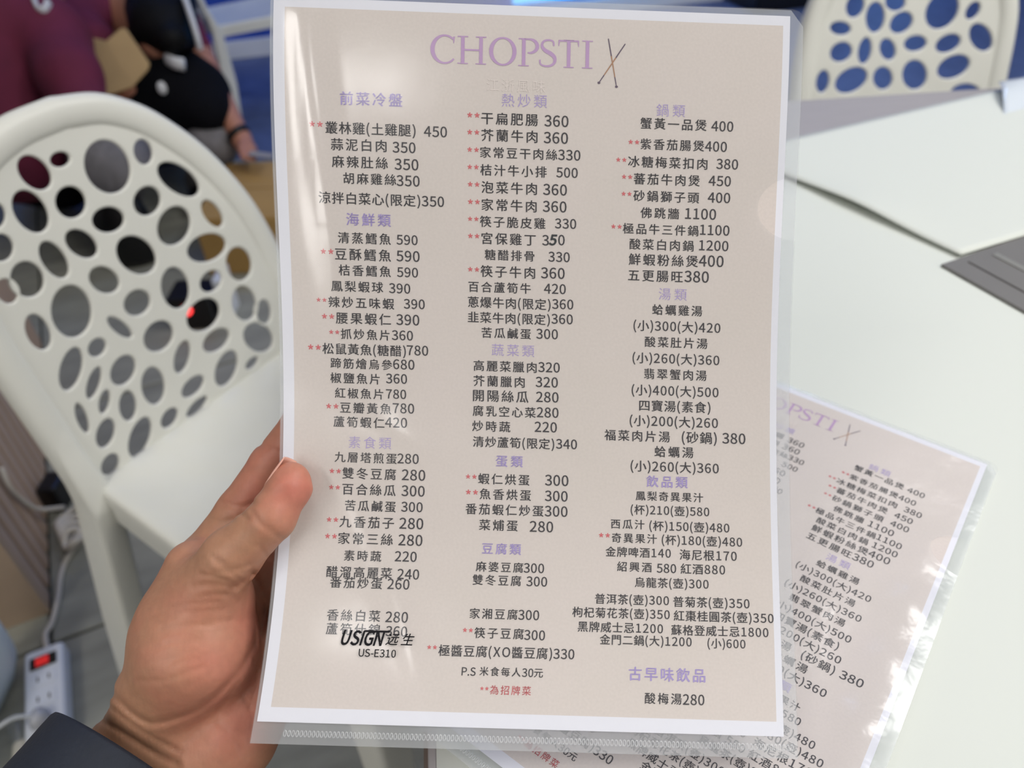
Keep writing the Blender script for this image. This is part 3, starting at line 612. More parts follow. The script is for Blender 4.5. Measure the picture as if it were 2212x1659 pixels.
# serif title C H O P S T I and the crossed chopsticks that stand for the X
def quadstrip(st, ctr, wid):
    c = [np.asarray(p, float) for p in ctr]; Vs = []
    for i, p in enumerate(c):
        t = c[min(i + 1, len(c) - 1)] - c[max(i - 1, 0)]; t /= np.linalg.norm(t); nrm = np.array([-t[1], t[0]]); w = wid[i] if hasattr(wid, '__len__') else wid
        Vs += [p + nrm * w / 2, p - nrm * w / 2]
    addflat(st, Vs, [(2 * i, 2 * i + 1, 2 * i + 3, 2 * i + 2) for i in range(len(c) - 1)])
def bar(x0, y0, x1, y1): addflat('C', [(x0, y0), (x1, y0), (x1, y1), (x0, y1)], [(0, 1, 2, 3)])
TY, TH = 12.6, 11.0                 # top and height of the capitals, mm
def stem(x, w=1.45, sf=4.3):
    bar(x - w / 2, TY, x + w / 2, TY + TH)
    for yy in (TY, TY + TH - .42): bar(x - sf / 2, yy, x + sf / 2, yy + .42)
def arcpts(cx, cy, rx, ry, a0, a1, n=28): return [(cx + rx * math.cos(math.radians(a0 + (a1 - a0) * i / n)), cy + ry * math.sin(math.radians(a0 + (a1 - a0) * i / n))) for i in range(n + 1)]
cy = TY + TH / 2
p = arcpts(69.9, cy, 5.0, TH / 2 - .05, -48, -318, 40)      # C
quadstrip('C', p, [.75 + .95 * max(0, -math.cos(math.radians(-48 - 270 * i / 40))) ** 1.5 for i in range(41)])
quadstrip('C', [(73.6, TY + .4), (73.5, TY + 3.0)], [.75, .3])
stem(77.2); stem(84.6); bar(77.2, cy - .45, 84.6, cy + .25)   # H
p = arcpts(93.5, cy, 4.75, TH / 2 - .2, 0, 360, 56)            # O
quadstrip('C', p, [.7 + .95 * abs(math.cos(math.radians(360 * i / 56))) ** 1.6 for i in range(57)])
stem(102.0); p = [(102.2, TY + .35), (104, TY + .3)] + arcpts(104.2, TY + 3.0, 3.3, 2.7, -88, 88, 20) + [(103.6, TY + 5.6)]
quadstrip('C', p, [.6, .65] + [.65 + .8 * max(0, math.cos(math.radians(-88 + 176 * i / 20))) for i in range(21)] + [.5])
p = catmull([(114.2, TY + 2.6), (113.9, TY + .9), (112.0, TY + .35), (110.0, TY + 1.0), (109.4, TY + 2.7), (110.6, TY + 4.4), (112.9, TY + 5.6), (114.6, TY + 7.2), (114.5, TY + 9.2), (112.8, TY + 10.5), (110.5, TY + 10.6), (108.9, TY + 9.9), (108.6, TY + 8.2)], 5)
ns = len(p); quadstrip('C', p, [.5 + .95 * math.exp(-((i / (ns - 1) - .5) / .2) ** 2) + .15 for i in range(ns)])   # S
bar(116.2, TY + .1, 124.3, TY + .75); stem(120.3, 1.45, 4.2); quadstrip('C', [(116.4, TY + .2), (116.2, TY + 2.6)], [.7, .25]); quadstrip('C', [(124.1, TY + .2), (124.3, TY + 2.6)], [.7, .25])   # T
stem(127.9)                                                    # I
def stick(a, b):
    a, b = np.array(a), np.array(b)
    quadstrip('E', [a, a + (b - a) * .36], [.42, .5]); quadstrip('B', [a + (b - a) * .36, a + (b - a) * .8], [.5, .42]); quadstrip('E', [a + (b - a) * .8, b], [.42, .36])
    d = arcpts(b[0], b[1], .62, .5, 0, 360, 10); addflat('E', d[:-1], [tuple(range(10))])
stick((136.3, 11.5), (140.0, 30.4)); stick((143.2, 13.3), (132.8, 29.1))

PLc = np.array([[0.040214, -0.099915, 0.073294, -0.018005, -0.096391], [-0.042204, 0.067422, -0.031898, 0.296901, -0.156858], [-0.026783, -0.039889, 0.03263, 0.026816, 0.311519]])
PRc = np.array([[-0.056299, 0.087659, -0.041994, 0.005465, 0.112592], [-0.042351, 0.065697, -0.030699, 0.295557, -0.148801], [-0.026783, -0.039889, 0.03263, 0.026816, 0.311519]])
def held(u, v, off=0.0):
    """held sheet: bent about a crossways line where the thumb presses it"""
    u = np.asarray(u, float); v = np.asarray(v, float); t = v / 297.0; s = u / 210.0
    tc = np.clip(t, -.004, 1.004); ex = t - tc
    ev = lambda P, q: np.stack([np.polyval(P[k], q) for k in range(3)], -1)
    dv = lambda P, q: np.stack([np.polyval(np.polyder(P[k]), q) for k in range(3)], -1)
    L = ev(PLc, tc) + dv(PLc, tc) * ex[..., None]; Rr = ev(PRc, tc) + dv(PRc, tc) * ex[..., None]
    P = L + (Rr - L) * s[..., None]
    n = np.cross(Rr - L, dv(PLc, tc) * (1 - s)[..., None] + dv(PRc, tc) * s[..., None]); n /= np.linalg.norm(n, axis=-1, keepdims=True)
    return W(P - n * np.asarray(off, float)[..., None])
O2 = np.array([0.10404, 0.42995, 0.0]); U2 = np.array([.7832, -.6217, 0]); V2 = np.array([-.6217, -.7832, 0])
def lying(u, v, off=0.0):
    u = np.asarray(u, float); v = np.asarray(v, float)
    z = .7428 + .0012 * (np.sin(v / 45.0) * np.cos(u / 60.0) + 1) * .5 + .006 * np.exp(-((u - 214) / 22) ** 2) * np.clip((v - 60) / 200, 0, 1)
    return O2 + np.multiply.outer(u, U2) / 1000 + np.multiply.outer(v, V2) / 1000 + np.multiply.outer(z + np.asarray(off, float), np.array([0, 0, 1.0]))

def grid_sheet(name, S, us, vs, off, m, parent, ufun=None, ufun0=None, ripple=None):
    nu, nv = len(us), len(vs); UU = np.zeros((nv, nu)); VV = np.zeros((nv, nu))
    for j, v in enumerate(vs):
        a = us[0] if ufun0 is None else ufun0(v); b = us[-1] if ufun is None else ufun(v)
        UU[j] = a + (b - a) * (np.array(us) - us[0]) / (us[-1] - us[0]); VV[j] = v
    offs = off + (ripple(UU, VV) if ripple is not None else 0 * UU)
    P = S(UU, VV, offs).reshape(-1, 3)
    F = [(j * nu + i, (j + 1) * nu + i, (j + 1) * nu + i + 1, j * nu + i + 1) for j in range(nv - 1) for i in range(nu - 1)]
    o = mesh(name, P, F, m, parent, True)
    uvl = o.data.uv_layers.new(name='UVMap'); lv = np.zeros(len(o.data.loops), int); o.data.loops.foreach_get('vertex_index', lv)
    sc = 1.0 if m is M_PAPER else .01
    uvs = np.c_[UU.ravel(), VV.ravel()][lv] * sc; uvl.data.foreach_set('uv', uvs.ravel())
    return o
U_L, U_R, V_T, V_B = -1.4, 215.6, -2.6, 304.8
def u_right(v, notch=True):
    r = 5.0; x = U_R
    if v < V_T + r: x -= r - math.sqrt(max(0, r * r - (V_T + r - v) ** 2))
    if notch and abs(v - 77.5) < 13.2: x = U_R - math.sqrt(13.2 ** 2 - (v - 77.5) ** 2) * 1.22
    return x
vs_film = sorted(set(list(np.linspace(V_T, V_B, 90)) + list(np.linspace(V_T, V_T + 5, 8)) + [77.5 + 13.2 * math.sin(a) for a in np.linspace(-math.pi / 2, math.pi / 2, 25)]))
us_film = list(np.linspace(U_L, U_R, 60))
def build_menu(S, label, cat_group, film, film_b, ripple=None, rip_b=None):
    loc = S(np.array(105.0), np.array(297.0), 0.0)
    root = empty('menu', tuple(np.round(loc, 4)), label, 'menu', None)
    pap = grid_sheet('paper', S, np.linspace(0, 210, 43), np.linspace(0, 297, 80), 0.0, M_PAPER, root)
    nm = {'D': 'dish_lettering', 'H': 'heading_lettering', 'T': 'heading_lettering', 'R': 'star_lettering', 'K': 'handwritten_digit', 'C': 'title_lettering', 'B': 'chopstick_drawing', 'E': 'chopstick_drawing', 'W': 'subtitle_lettering'}
    lb = {'K': 'digit 5 written over in black marker', 'R': 'red printed stars and note', 'C': 'lilac serif title lettering', 'T': 'thin pale violet section headings', 'H': 'bold violet section headings'}
    ff = grid_sheet('front_film', S, us_film, vs_film, .0006, film, root, ufun=lambda v: u_right(v), ripple=ripple)
    grid_sheet('back_film', S, np.linspace(U_L, U_R, 30), np.linspace(V_T, V_B, 50), -.0005, film_b, root, ufun=lambda v: u_right(v, False), ripple=rip_b)
    for st, (v, f) in FLAT.items():
        q = np.concatenate(v); z = np.full(len(q), .0009 if st == 'U' else (.00018 if st == 'K' else .00012))
        if st == 'U' and ripple is not None: z += ripple(q[:, 0], q[:, 1])
        P = S(q[:, 0], q[:, 1], z)
        if st == 'U': lo_ = mesh('maker_mark', P, f, INK['U'], ff, label='black maker mark printed on the film')
        else: lo_ = mesh(nm[st], P, f, INK[st], pap, label=lb.get(st))
        if st not in 'KBE': lo_['kind'] = 'stuff'
    # embossed weld along the bottom: a chain of small loops pressed into the film
    mb = MB(); k = 0; u = 12.0
    while u < 213.5:
        a = [S(np.array(u + .75 * math.cos(q)), np.array(301.0 + 1.35 * math.sin(q)), .00075) for q in np.linspace(0, 2 * math.pi, 9)[:-1]]
        b = [S(np.array(u + .48 * math.cos(q)), np.array(301.0 + 1.0 * math.sin(q)), .0011) for q in np.linspace(0, 2 * math.pi, 9)[:-1]]
        c = [S(np.array(u + .34 * math.cos(q)), np.array(301.0 + .82 * math.sin(q)), .00075) for q in np.linspace(0, 2 * math.pi, 9)[:-1]]
        fs = []
        for i in range(8):
            j = (i + 1) % 8; fs += [(i, j, 8 + j, 8 + i), (8 + i, 8 + j, 16 + j, 16 + i)]
        mb.add(a + b + c, fs); u += 1.62
    o = mb.build('weld_seam', M_WELD, root, True, 'row of pressed loops along the bottom edge'); o['kind'] = 'stuff'
    return root
def rip(u, v):
    # the loose film lifts in soft folds: one down the left side, one across by the thumb
    a = .0018 * np.exp(-((u - (13 + v * .10)) / 7) ** 2) * np.clip((150 - v) / 90, 0, 1)
    b = .0032 * np.exp(-((v - 185 - .35 * (u - 55)) / 16) ** 2) * np.exp(-((u - 62) / 34) ** 2)
    c = .0008 * np.exp(-((u - (30 + (v - 200) * .42)) / 6) ** 2) * np.clip((v - 195) / 20, 0, 1) * np.clip((300 - v) / 10, 0, 1)
    return np.clip(a + b + c, 0, None) * np.clip(np.minimum(u + 1.4, np.minimum(v + 2.6, 304.8 - v)) / 8, 0, 1)
def rip2(u, v):
    w = .0016 * np.exp(-((u - 200) / 9) ** 2) * np.clip((v - 60) / 60, 0, 1) * (1 + .5 * np.sin(v / 6.0)) + .0006 * (np.sin(u / 13. + v / 19.) + 1) * .5
    return w * np.clip(np.minimum(np.minimum(u + 1.4, 215.6 - u), np.minimum(v + 2.6, 304.8 - v)) / 6, 0, 1)

# ------------------------------------------------------------------ table and paper covers
TZ = .74
te = onz(938, 1640, TZ)
tdir = np.array([.263, .017, 0]); tdir /= np.linalg.norm(tdir); tperp = np.array([-tdir[1], tdir[0], 0])
far = onz(1735, 215, TZ)
tw0 = np.dot(te - far, tdir) - .003
tl = far + tdir * tw0
tab = empty('dining_table', (.45, .2, 0), 'grey topped dining table partly covered with white paper sheets', 'table')
TLEN, TDEP = 1.35, 1.25
MB().frame_box(tl + np.array([0, 0, -.024]), tdir * TLEN, -tperp * TDEP, (0, 0, .024)).build('tabletop', M_TABLE, tab, bevel=.003)
MB().frame_box(tl + np.array([0, 0, -.026]) - tdir * .002 - tperp * .0005, tdir * .0018, -tperp * TDEP, (0, 0, .02)).build('edge_band', M_TEDGE, tab)
for a, b in ((.08, .08), (TLEN - .08, .08), (.08, TDEP - .08), (TLEN - .08, TDEP - .08)):
    q = tl + tdir * a - tperp * b
    MB().tube([(q[0], q[1], .0), (q[0], q[1], .715)], [.02, .022], 12).build('leg', M_STEEL, tab, True)
# paper covers
fa = np.array([.465, -.886, 0]); fa /= np.linalg.norm(fa); fb = np.array([-fa[1], fa[0], 0])   # fa towards the sitter, fb to the right
def paper(name, c, ex, ey, z, label, th=.0004, curl=None, n=24):
    c = np.asarray(c, float); V = []; F = []
    for j in range(n + 1):
        for i in range(n + 1):
            P = c + ex * i / n + ey * j / n; zz = z + (curl(i / n, j / n) if curl else 0)
            V.append((P[0], P[1], zz))
    for j in range(n):
        for i in range(n): F.append((j * (n + 1) + i, j * (n + 1) + i + 1, (j + 1) * (n + 1) + i + 1, (j + 1) * (n + 1) + i))
    o = mesh(name, V, F, M_SHEET, None, True); md = o.modifiers.new('thick', 'SOLIDIFY'); md.thickness = th; md.offset = -1
    return tag(o, label, 'paper sheet', 'white paper covers on the table')
cB = onz(2030, 577, TZ)                                     # sheet B: the corner that points at the grey gap
fB = onz(2212, 680, TZ) - cB; fB /= np.linalg.norm(fB); gB = np.array([fB[1], -fB[0], 0])      # gB to the left
def quad_sheet(p00, p10, p01, p11, z, n=16):
    V = []; F = []
    for j in range(n + 1):
        for i in range(n + 1):
            a_, b_ = i / n, j / n; P = (p00 * (1 - a_) + p10 * a_) * (1 - b_) + (p01 * (1 - a_) + p11 * a_) * b_
            V.append((P[0], P[1], z))
    for j in range(n):
        for i in range(n): F.append((j * (n + 1) + i, j * (n + 1) + i + 1, (j + 1) * (n + 1) + i + 1, (j + 1) * (n + 1) + i))
    return V, F
_fL = onz(1735, 300, TZ); _fR = onz(2160, 200, TZ); _d = (_fR - _fL) / np.linalg.norm(_fR - _fL); _n = np.array([_d[1], -_d[0], 0])
_p = _fL + _n * .03
def cut(q, dr):      # where the far edge line meets the line through q along dr
    k = np.linalg.solve(np.array([[_d[0], -dr[0]], [_d[1], -dr[1]]]), (q - _p)[:2]); return _p + _d * k[0]
tL = tl + tdir * .004; tR = tl + tdir * (TLEN - .01)
farmost = tl - tperp * .012
pL = cut(tL, tperp); pR = farmost + tdir * (TLEN - .01)
pM = cut(farmost, tdir)
V, F = quad_sheet(tL - tperp * (TDEP - .01), tR - tperp * (TDEP - .01), pL, np.array([pM[0] + .0, pM[1], 0]) * .0 + cut(tR - tperp * .6, tperp) * 0 + pM, TZ + .0006)
oB = mesh('paper_cover', V, F, M_SHEET, None, True); md = oB.modifiers.new('thick', 'SOLIDIFY'); md.thickness = .0004; md.offset = -1
tag(oB, 'large white paper cover under the lying menu, nearest the sitter', 'paper sheet', 'white paper covers on the table')
cA = onz(2072, 560, TZ)
e2 = onz(2212, 517, TZ) - cA; e2 /= np.linalg.norm(e2)
farR = onz(2160, 200, TZ); farL = onz(1735, 300, TZ)
dA = farR - farL; dA /= np.linalg.norm(dA)
lft = onz(1720, 396, TZ) - cA; lft /= np.linalg.norm(lft)
nA = 28
def bil(s, t):   # s along the front edge to the right, t away from the sitter
    L0 = cA + lft * .26; p00 = cA; p10 = cA + e2 * .24; p01 = farL + dA * (np.dot(L0 - farL, dA)) ; p11 = farR
    return (p00 * (1 - s) + p10 * s) * (1 - t) + (p01 * (1 - s) + p11 * s) * t
V = []; F = []
for j in range(nA + 1):
    for i in range(nA + 1):
        s, t = i / nA, j / nA
        P = bil(s, t); z = TZ + .0042 + .004 * math.exp(-((t - .42) / .2) ** 2) * math.exp(-(s / .12) ** 2)
        V.append((P[0], P[1], z))
for j in range(nA):
    for i in range(nA): F.append((j * (nA + 1) + i, j * (nA + 1) + i + 1, (j + 1) * (nA + 1) + i + 1, (j + 1) * (nA + 1) + i))
oA = mesh('paper_cover', V, F, M_SHEET, None, True); md = oA.modifiers.new('thick', 'SOLIDIFY'); md.thickness = .0005; md.offset = -1
tag(oA, 'white paper cover behind, its lifted left edge overlapping the near sheet', 'paper sheet', 'white paper covers on the table')
# flat grey case lying between the two covers, its corner pointing left
uB = onz(2072, 560, TZ) - cB; uB /= np.linalg.norm(uB); uB = np.array([fB[1], -fB[0], 0]) * np.sign(np.dot(np.array([fB[1], -fB[0], 0]), uB))
gc = empty('grey_case', tuple(cB), 'flat dark grey case with a bright strip, its corner pointing left between the paper covers', 'case')
MB().frame_box(cB + np.array([0, 0, .0008]), fB * .30, uB * .20, (0, 0, .0022)).build('case_body', M_CASE, gc, bevel=.0006, seg=1)
zc = TZ + .0031
s0 = onz(2143, 551, zc); MB().frame_box(s0, fB * .22, uB * .006, (0, 0, .0006)).build('bright_strip', M_STEEL, gc)
s1 = onz(2090, 566, zc); MB().frame_box(s1, fB * .27, uB * .0016, (0, 0, .0002)).build('groove', M_DARKSLOT, gc)
# clear sleeve lying at the far right end
c0 = onz(2157, 176, TZ + .012); c1 = onz(2176, 268, TZ + .004); c2 = onz(2330, 165, TZ + .012); c3 = onz(2340, 262, TZ + .004)
V = []; F = []; n = 14
for j in range(n + 1):
    for i in range(n + 1):
        s, t = i / n, j / n; P = (c0 * (1 - s) + c2 * s) * (1 - t) + (c1 * (1 - s) + c3 * s) * t
        V.append((P[0], P[1], P[2] + .004 * math.sin(t * 5 + s * 3)))
for j in range(n):
    for i in range(n): F.append((j * (n + 1) + i, (j + 1) * (n + 1) + i, (j + 1) * (n + 1) + i + 1, j * (n + 1) + i + 1))
osl = mesh('plastic_sleeve', V, F, mat('glossy_white_film', srgb(214, 222, 230), .12, .7, bump=.3, bscale=25), None, True)
osl.modifiers.new('thick', 'SOLIDIFY').thickness = .0006
tag(osl, 'glossy plastic sleeve with a raised corner at the far right of the table', 'plastic sleeve')

build_menu(held, 'bent menu sheet in a clear sleeve held up by the hand', None, M_FILM, M_FILM_BACK, rip, lambda u, v: -.0004 * np.sin(u / 30.) ** 2)
build_menu(lying, 'tilted menu in a clear sleeve lying flat on the white table', None, M_FILM2, M_FILM_BACK, rip2)

# ------------------------------------------------------------------ implicit bodies
def nets(f, lo, h):
    s = f < 0
    nx, ny, nz = f.shape
    c = np.zeros((nx - 1, ny - 1, nz - 1), int)
    for a in (0, 1):
        for b in (0, 1):
            for d in (0, 1): c += s[a:nx - 1 + a, b:ny - 1 + b, d:nz - 1 + d]
    act = (c > 0) & (c < 8); idx = -np.ones(act.shape, int); I = np.argwhere(act); idx[act] = np.arange(len(I))
    acc = np.zeros((len(I), 3)); cnt = np.zeros(len(I))
    for ax in range(3):
        o1, o2 = [k for k in range(3) if k != ax]
        for a in (0, 1):
            for b in (0, 1):
                p = I.copy(); p[:, o1] += a; p[:, o2] += b; q = p.copy(); q[:, ax] += 1
                fa_ = f[p[:, 0], p[:, 1], p[:, 2]]; fb_ = f[q[:, 0], q[:, 1], q[:, 2]]
                m = (fa_ < 0) != (fb_ < 0); t = np.where(m, fa_ / np.where(m, fa_ - fb_, 1), 0)
                pos = p.astype(float); pos[:, ax] += t; acc[m] += pos[m]; cnt[m] += 1
    V = acc / cnt[:, None] * h + lo
    F = []
    for ax in range(3):
        o1, o2 = [(1, 2), (2, 0), (0, 1)][ax]
        sl0 = [slice(None)] * 3; sl1 = [slice(None)] * 3; sl0[ax] = slice(0, -1); sl1[ax] = slice(1, None)
        ch = s[tuple(sl0)] != s[tuple(sl1)]; E = np.argwhere(ch)
        E = E[(E[:, o1] > 0) & (E[:, o2] > 0) & (E[:, o1] < f.shape[o1] - 1) & (E[:, o2] < f.shape[o2] - 1)]
        q = []
        for a, b in ((0, 0), (-1, 0), (-1, -1), (0, -1)):
            e = E.copy(); e[:, o1] += a; e[:, o2] += b; q.append(idx[e[:, 0], e[:, 1], e[:, 2]])
        q = np.stack(q, 1); inside = s[E[:, 0], E[:, 1], E[:, 2]]
        q[~inside] = q[~inside][:, ::-1]; F.append(q)
    return V, np.concatenate(F)
def cone(P, a, b, ra, rb, flat=None):
    a, b = np.asarray(a, np.float32), np.asarray(b, np.float32); ab = b - a; L2 = float(ab @ ab) + 1e-12
    t = np.clip(((P[0] - a[0]) * ab[0] + (P[1] - a[1]) * ab[1] + (P[2] - a[2]) * ab[2]) / L2, 0, 1)
    d = np.sqrt((P[0] - a[0] - t * ab[0]) ** 2 + (P[1] - a[1] - t * ab[1]) ** 2 + (P[2] - a[2] - t * ab[2]) ** 2)
    return d - (ra + (rb - ra) * t)
def smin(a, b, k):
    hh = np.clip(.5 + .5 * (b - a) / k, 0, 1); return b + (a - b) * hh - k * hh * (1 - hh)
def sdf_mesh(prims, h, pad=.02):
    """prims: (a, b, ra, rb, k); union smoothed by k, evaluated near each bone"""
    pts = np.array([p[i] for p in prims for i in (0, 1)]); rr = max(max(p[2], p[3]) for p in prims)
    lo = pts.min(0) - rr - pad; hi = pts.max(0) + rr + pad
    n = np.ceil((hi - lo) / h).astype(int) + 1
    ax = [(lo[k] + h * np.arange(n[k])).astype(np.float32) for k in range(3)]
    f = np.full(n, 1.0, np.float32)
    for a, b, ra, rb, k in prims:
        l = np.minimum(a, b) - max(ra, rb) - pad; u = np.maximum(a, b) + max(ra, rb) + pad
        i0 = np.clip(((l - lo) / h).astype(int), 0, n - 1); i1 = np.clip(((u - lo) / h).astype(int) + 2, 1, n)
        sl = tuple(slice(i0[q], i1[q]) for q in range(3))
        P = np.meshgrid(*[ax[q][sl[q]] for q in range(3)], indexing='ij')
        f[sl] = smin(f[sl], cone(P, a, b, ra, rb), k)
    return f, lo, h, ax

# ------------------------------------------------------------------ the hand that holds the menu (camera-frame metres, then to world)
def cf(px, py, d): return np.array([(px - 1106) / FOC * d, (py - 829.5) / FOC * d, d])
mm_ = 1e-3
def hp(a, b, ra, rb, k=3): return (cf(*a), cf(*b), ra * mm_, rb * mm_, k * mm_)
B_, C_, D_ = (586, 1118, .3135), (500, 1203, .3185), (392, 1345, .333)
ARM = np.array([-.53, .85, -.80]); ARM /= np.linalg.norm(ARM)
HAND = [
 hp((330, 1570, .342), (275, 1630, .344), 19, 19), hp((395, 1640, .346), (350, 1700, .347), 18, 18),
 (cf(280, 1630, .346), cf(280, 1630, .346) + ARM * .13, .019, .021, .003), (cf(345, 1690, .348), cf(345, 1690, .348) + ARM * .13, .018, .021, .003),
 # palm plate
 hp((330, 1560, .343), (438, 1230, .352), 15, 12.5, 8), hp((370, 1600, .345), (510, 1320, .355), 15, 12.5, 8), hp((410, 1630, .345), (560, 1410, .354), 15, 12, 8), hp((430, 1650, .342), (580, 1500, .348), 17, 11.5, 8),
 # ball of the little-finger side
 hp((500, 1590, .340), (440, 1640, .341), 17, 19, 10), hp((548, 1520, .343), (512, 1600, .342), 13, 15, 10),
 # ball of the thumb
 hp((462, 1300, .331), (428, 1400, .331), 17, 24, 8), hp((428, 1400, .331), (352, 1500, .337), 24, 20, 8), hp((420, 1230, .338), (372, 1370, .338), 13, 17, 8),
 # thumb
 hp(C_, D_, 11.6, 17, 7), hp(B_, C_, 9.6, 11.6, 4), hp((626, 1052, .3168), B_, 8.6, 9.5, 3), hp((628, 1036, .3178), (626, 1052, .3168), 7.2, 8.6, 3),
 # index
 hp((440, 1222, .352), (520, 1105, .352), 12.6, 10.6, 5), hp((520, 1105, .352), (586, 1004, .349), 10.6, 9.6, 3), hp((586, 1004, .349), (650, 915, .346), 9.4, 8.3, 2.5), hp((650, 915, .346), (702, 862, .3405), 8.2, 7.0, 2.5),
 # middle
 hp((510, 1320, .355), (600, 1200, .358), 12.6, 10.6, 5), hp((600, 1200, .358), (668, 1105, .357), 10.4, 9.6, 3), hp((668, 1105, .357), (732, 1030, .349), 9.4, 8.4, 2.5), hp((732, 1030, .349), (778, 1000, .3405), 8.3, 7.2, 2.5),
 # ring
 hp((560, 1410, .354), (650, 1310, .357), 12, 10, 5), hp((650, 1310, .357), (715, 1240, .355), 9.8, 9, 3), hp((715, 1240, .355), (772, 1190, .347), 8.8, 8, 2.5), hp((772, 1190, .347), (812, 1165, .339), 7.8, 6.8, 2.5),
 # little
 hp((580, 1500, .348), (655, 1430, .350), 11, 8.8, 5), hp((655, 1430, .350), (705, 1385, .345), 8.6, 7.8, 3), hp((705, 1385, .345), (750, 1350, .338), 7.6, 7, 2.5), hp((750, 1350, .338), (780, 1330, .333), 6.8, 6, 2.5)]
f, lo, h, ax = sdf_mesh(HAND, .001, .012)
# creases pressed into the skin (each a polyline on the palm side, width mm, depth mm)
CREASES = [
 ([(500, 1268), (530, 1255), (548, 1238)], 1.6, 1.0), ([(510, 1268), (462, 1262), (418, 1268)], 1.3, .6), ([(508, 1270), (500, 1285), (512, 1300)], 1.2, .6),
 ([(545, 1240), (572, 1300), (570, 1350), (540, 1410), (500, 1470), (440, 1525), (380, 1552), (318, 1560), (256, 1514), (240, 1490)], 1.5, 1.1),
 ([(560, 1330), (530, 1440), (470, 1540)], 1.2, .5), ([(545, 1105), (562, 1130), (590, 1150), (606, 1162)], 1.3, .7), ([(522, 1108), (536, 1122)], 1.2, .7),
 ([(552, 955), (590, 972), (612, 978)], 1.2, .7), ([(480, 1086), (520, 1096), (548, 1086)], 1.3, .9), ([(455, 1122), (480, 1128), (500, 1122)], 1.2, .6),
 ([(330, 1338), (400, 1322), (480, 1318)], 1.1, .35), ([(352, 1370), (430, 1352), (500, 1340)], 1.0, .3), ([(300, 1470), (360, 1468), (440, 1440)], 1.1, .3),
 ([(338, 1320), (400, 1306), (470, 1300)], .8, 0.42), ([(345, 1362), (405, 1350), (455, 1352)], .8, 0.38), ([(330, 1402), (380, 1388), (430, 1384)], .8, 0.33), ([(372, 1440), (400, 1428), (425, 1424)], .8, 0.30), ([(318, 1432), (372, 1420)], .8, 0.30),
 ([(470, 1214), (500, 1238), (522, 1256)], .9, 0.68), ([(432, 1240), (470, 1248), (515, 1262)], .9, 0.60), ([(455, 1200), (490, 1220), (530, 1240)], .8, 0.45), ([(560, 1180), (575, 1200), (590, 1206)], .9, 0.52), ([(430, 1290), (470, 1284), (505, 1286)], .8, 0.45),
 ([(548, 1420), (556, 1470), (540, 1530)], .9, 0.60), ([(520, 1490), (545, 1545), (540, 1600)], .8, 0.45), ([(470, 1560), (510, 1600), (530, 1640)], .8, 0.45),
 ([(230, 1520), (300, 1575), (390, 1625)], 1.0, 0.60), ([(200, 1545), (260, 1580), (330, 1625), (380, 1650)], 1.4, .8), ([(540, 1220), (500, 1232), (460, 1238)], 1.0, .45)]
Pg = np.meshgrid(*ax, indexing='ij')
near = np.abs(f) < .004
zz = Pg[2][near]; fx = Pg[0][near] / zz * FOC + 1106; fy = Pg[1][near] / zz * FOC + 829.5
add = np.zeros(len(zz), np.float32)
gz = np.gradient(f, h, axis=2)[near]
for pl, w, amp in CREASES:
    dm = np.full(len(zz), 1e3, np.float32)
    q = catmull(pl, 6)
    for a, b in zip(q[:-1], q[1:]):
        ab = b - a; t = np.clip(((fx - a[0]) * ab[0] + (fy - a[1]) * ab[1]) / (ab @ ab), 0, 1)
        dm = np.minimum(dm, np.hypot(fx - a[0] - t * ab[0], fy - a[1] - t * ab[1]))
    dm *= zz / FOC
    add += amp * mm_ * np.exp(-(dm / (w * mm_)) ** 2)
f[near] += np.where(gz < .1, add, 0)
V, F = nets(f, lo, h)
pers = empty('person', tuple(np.round(W(cf(330, 1600, .34)), 4)), 'left hand and navy jacket cuff gripping the bent menu', 'person')
hand = mesh('hand', W(V), F, None, pers, True)
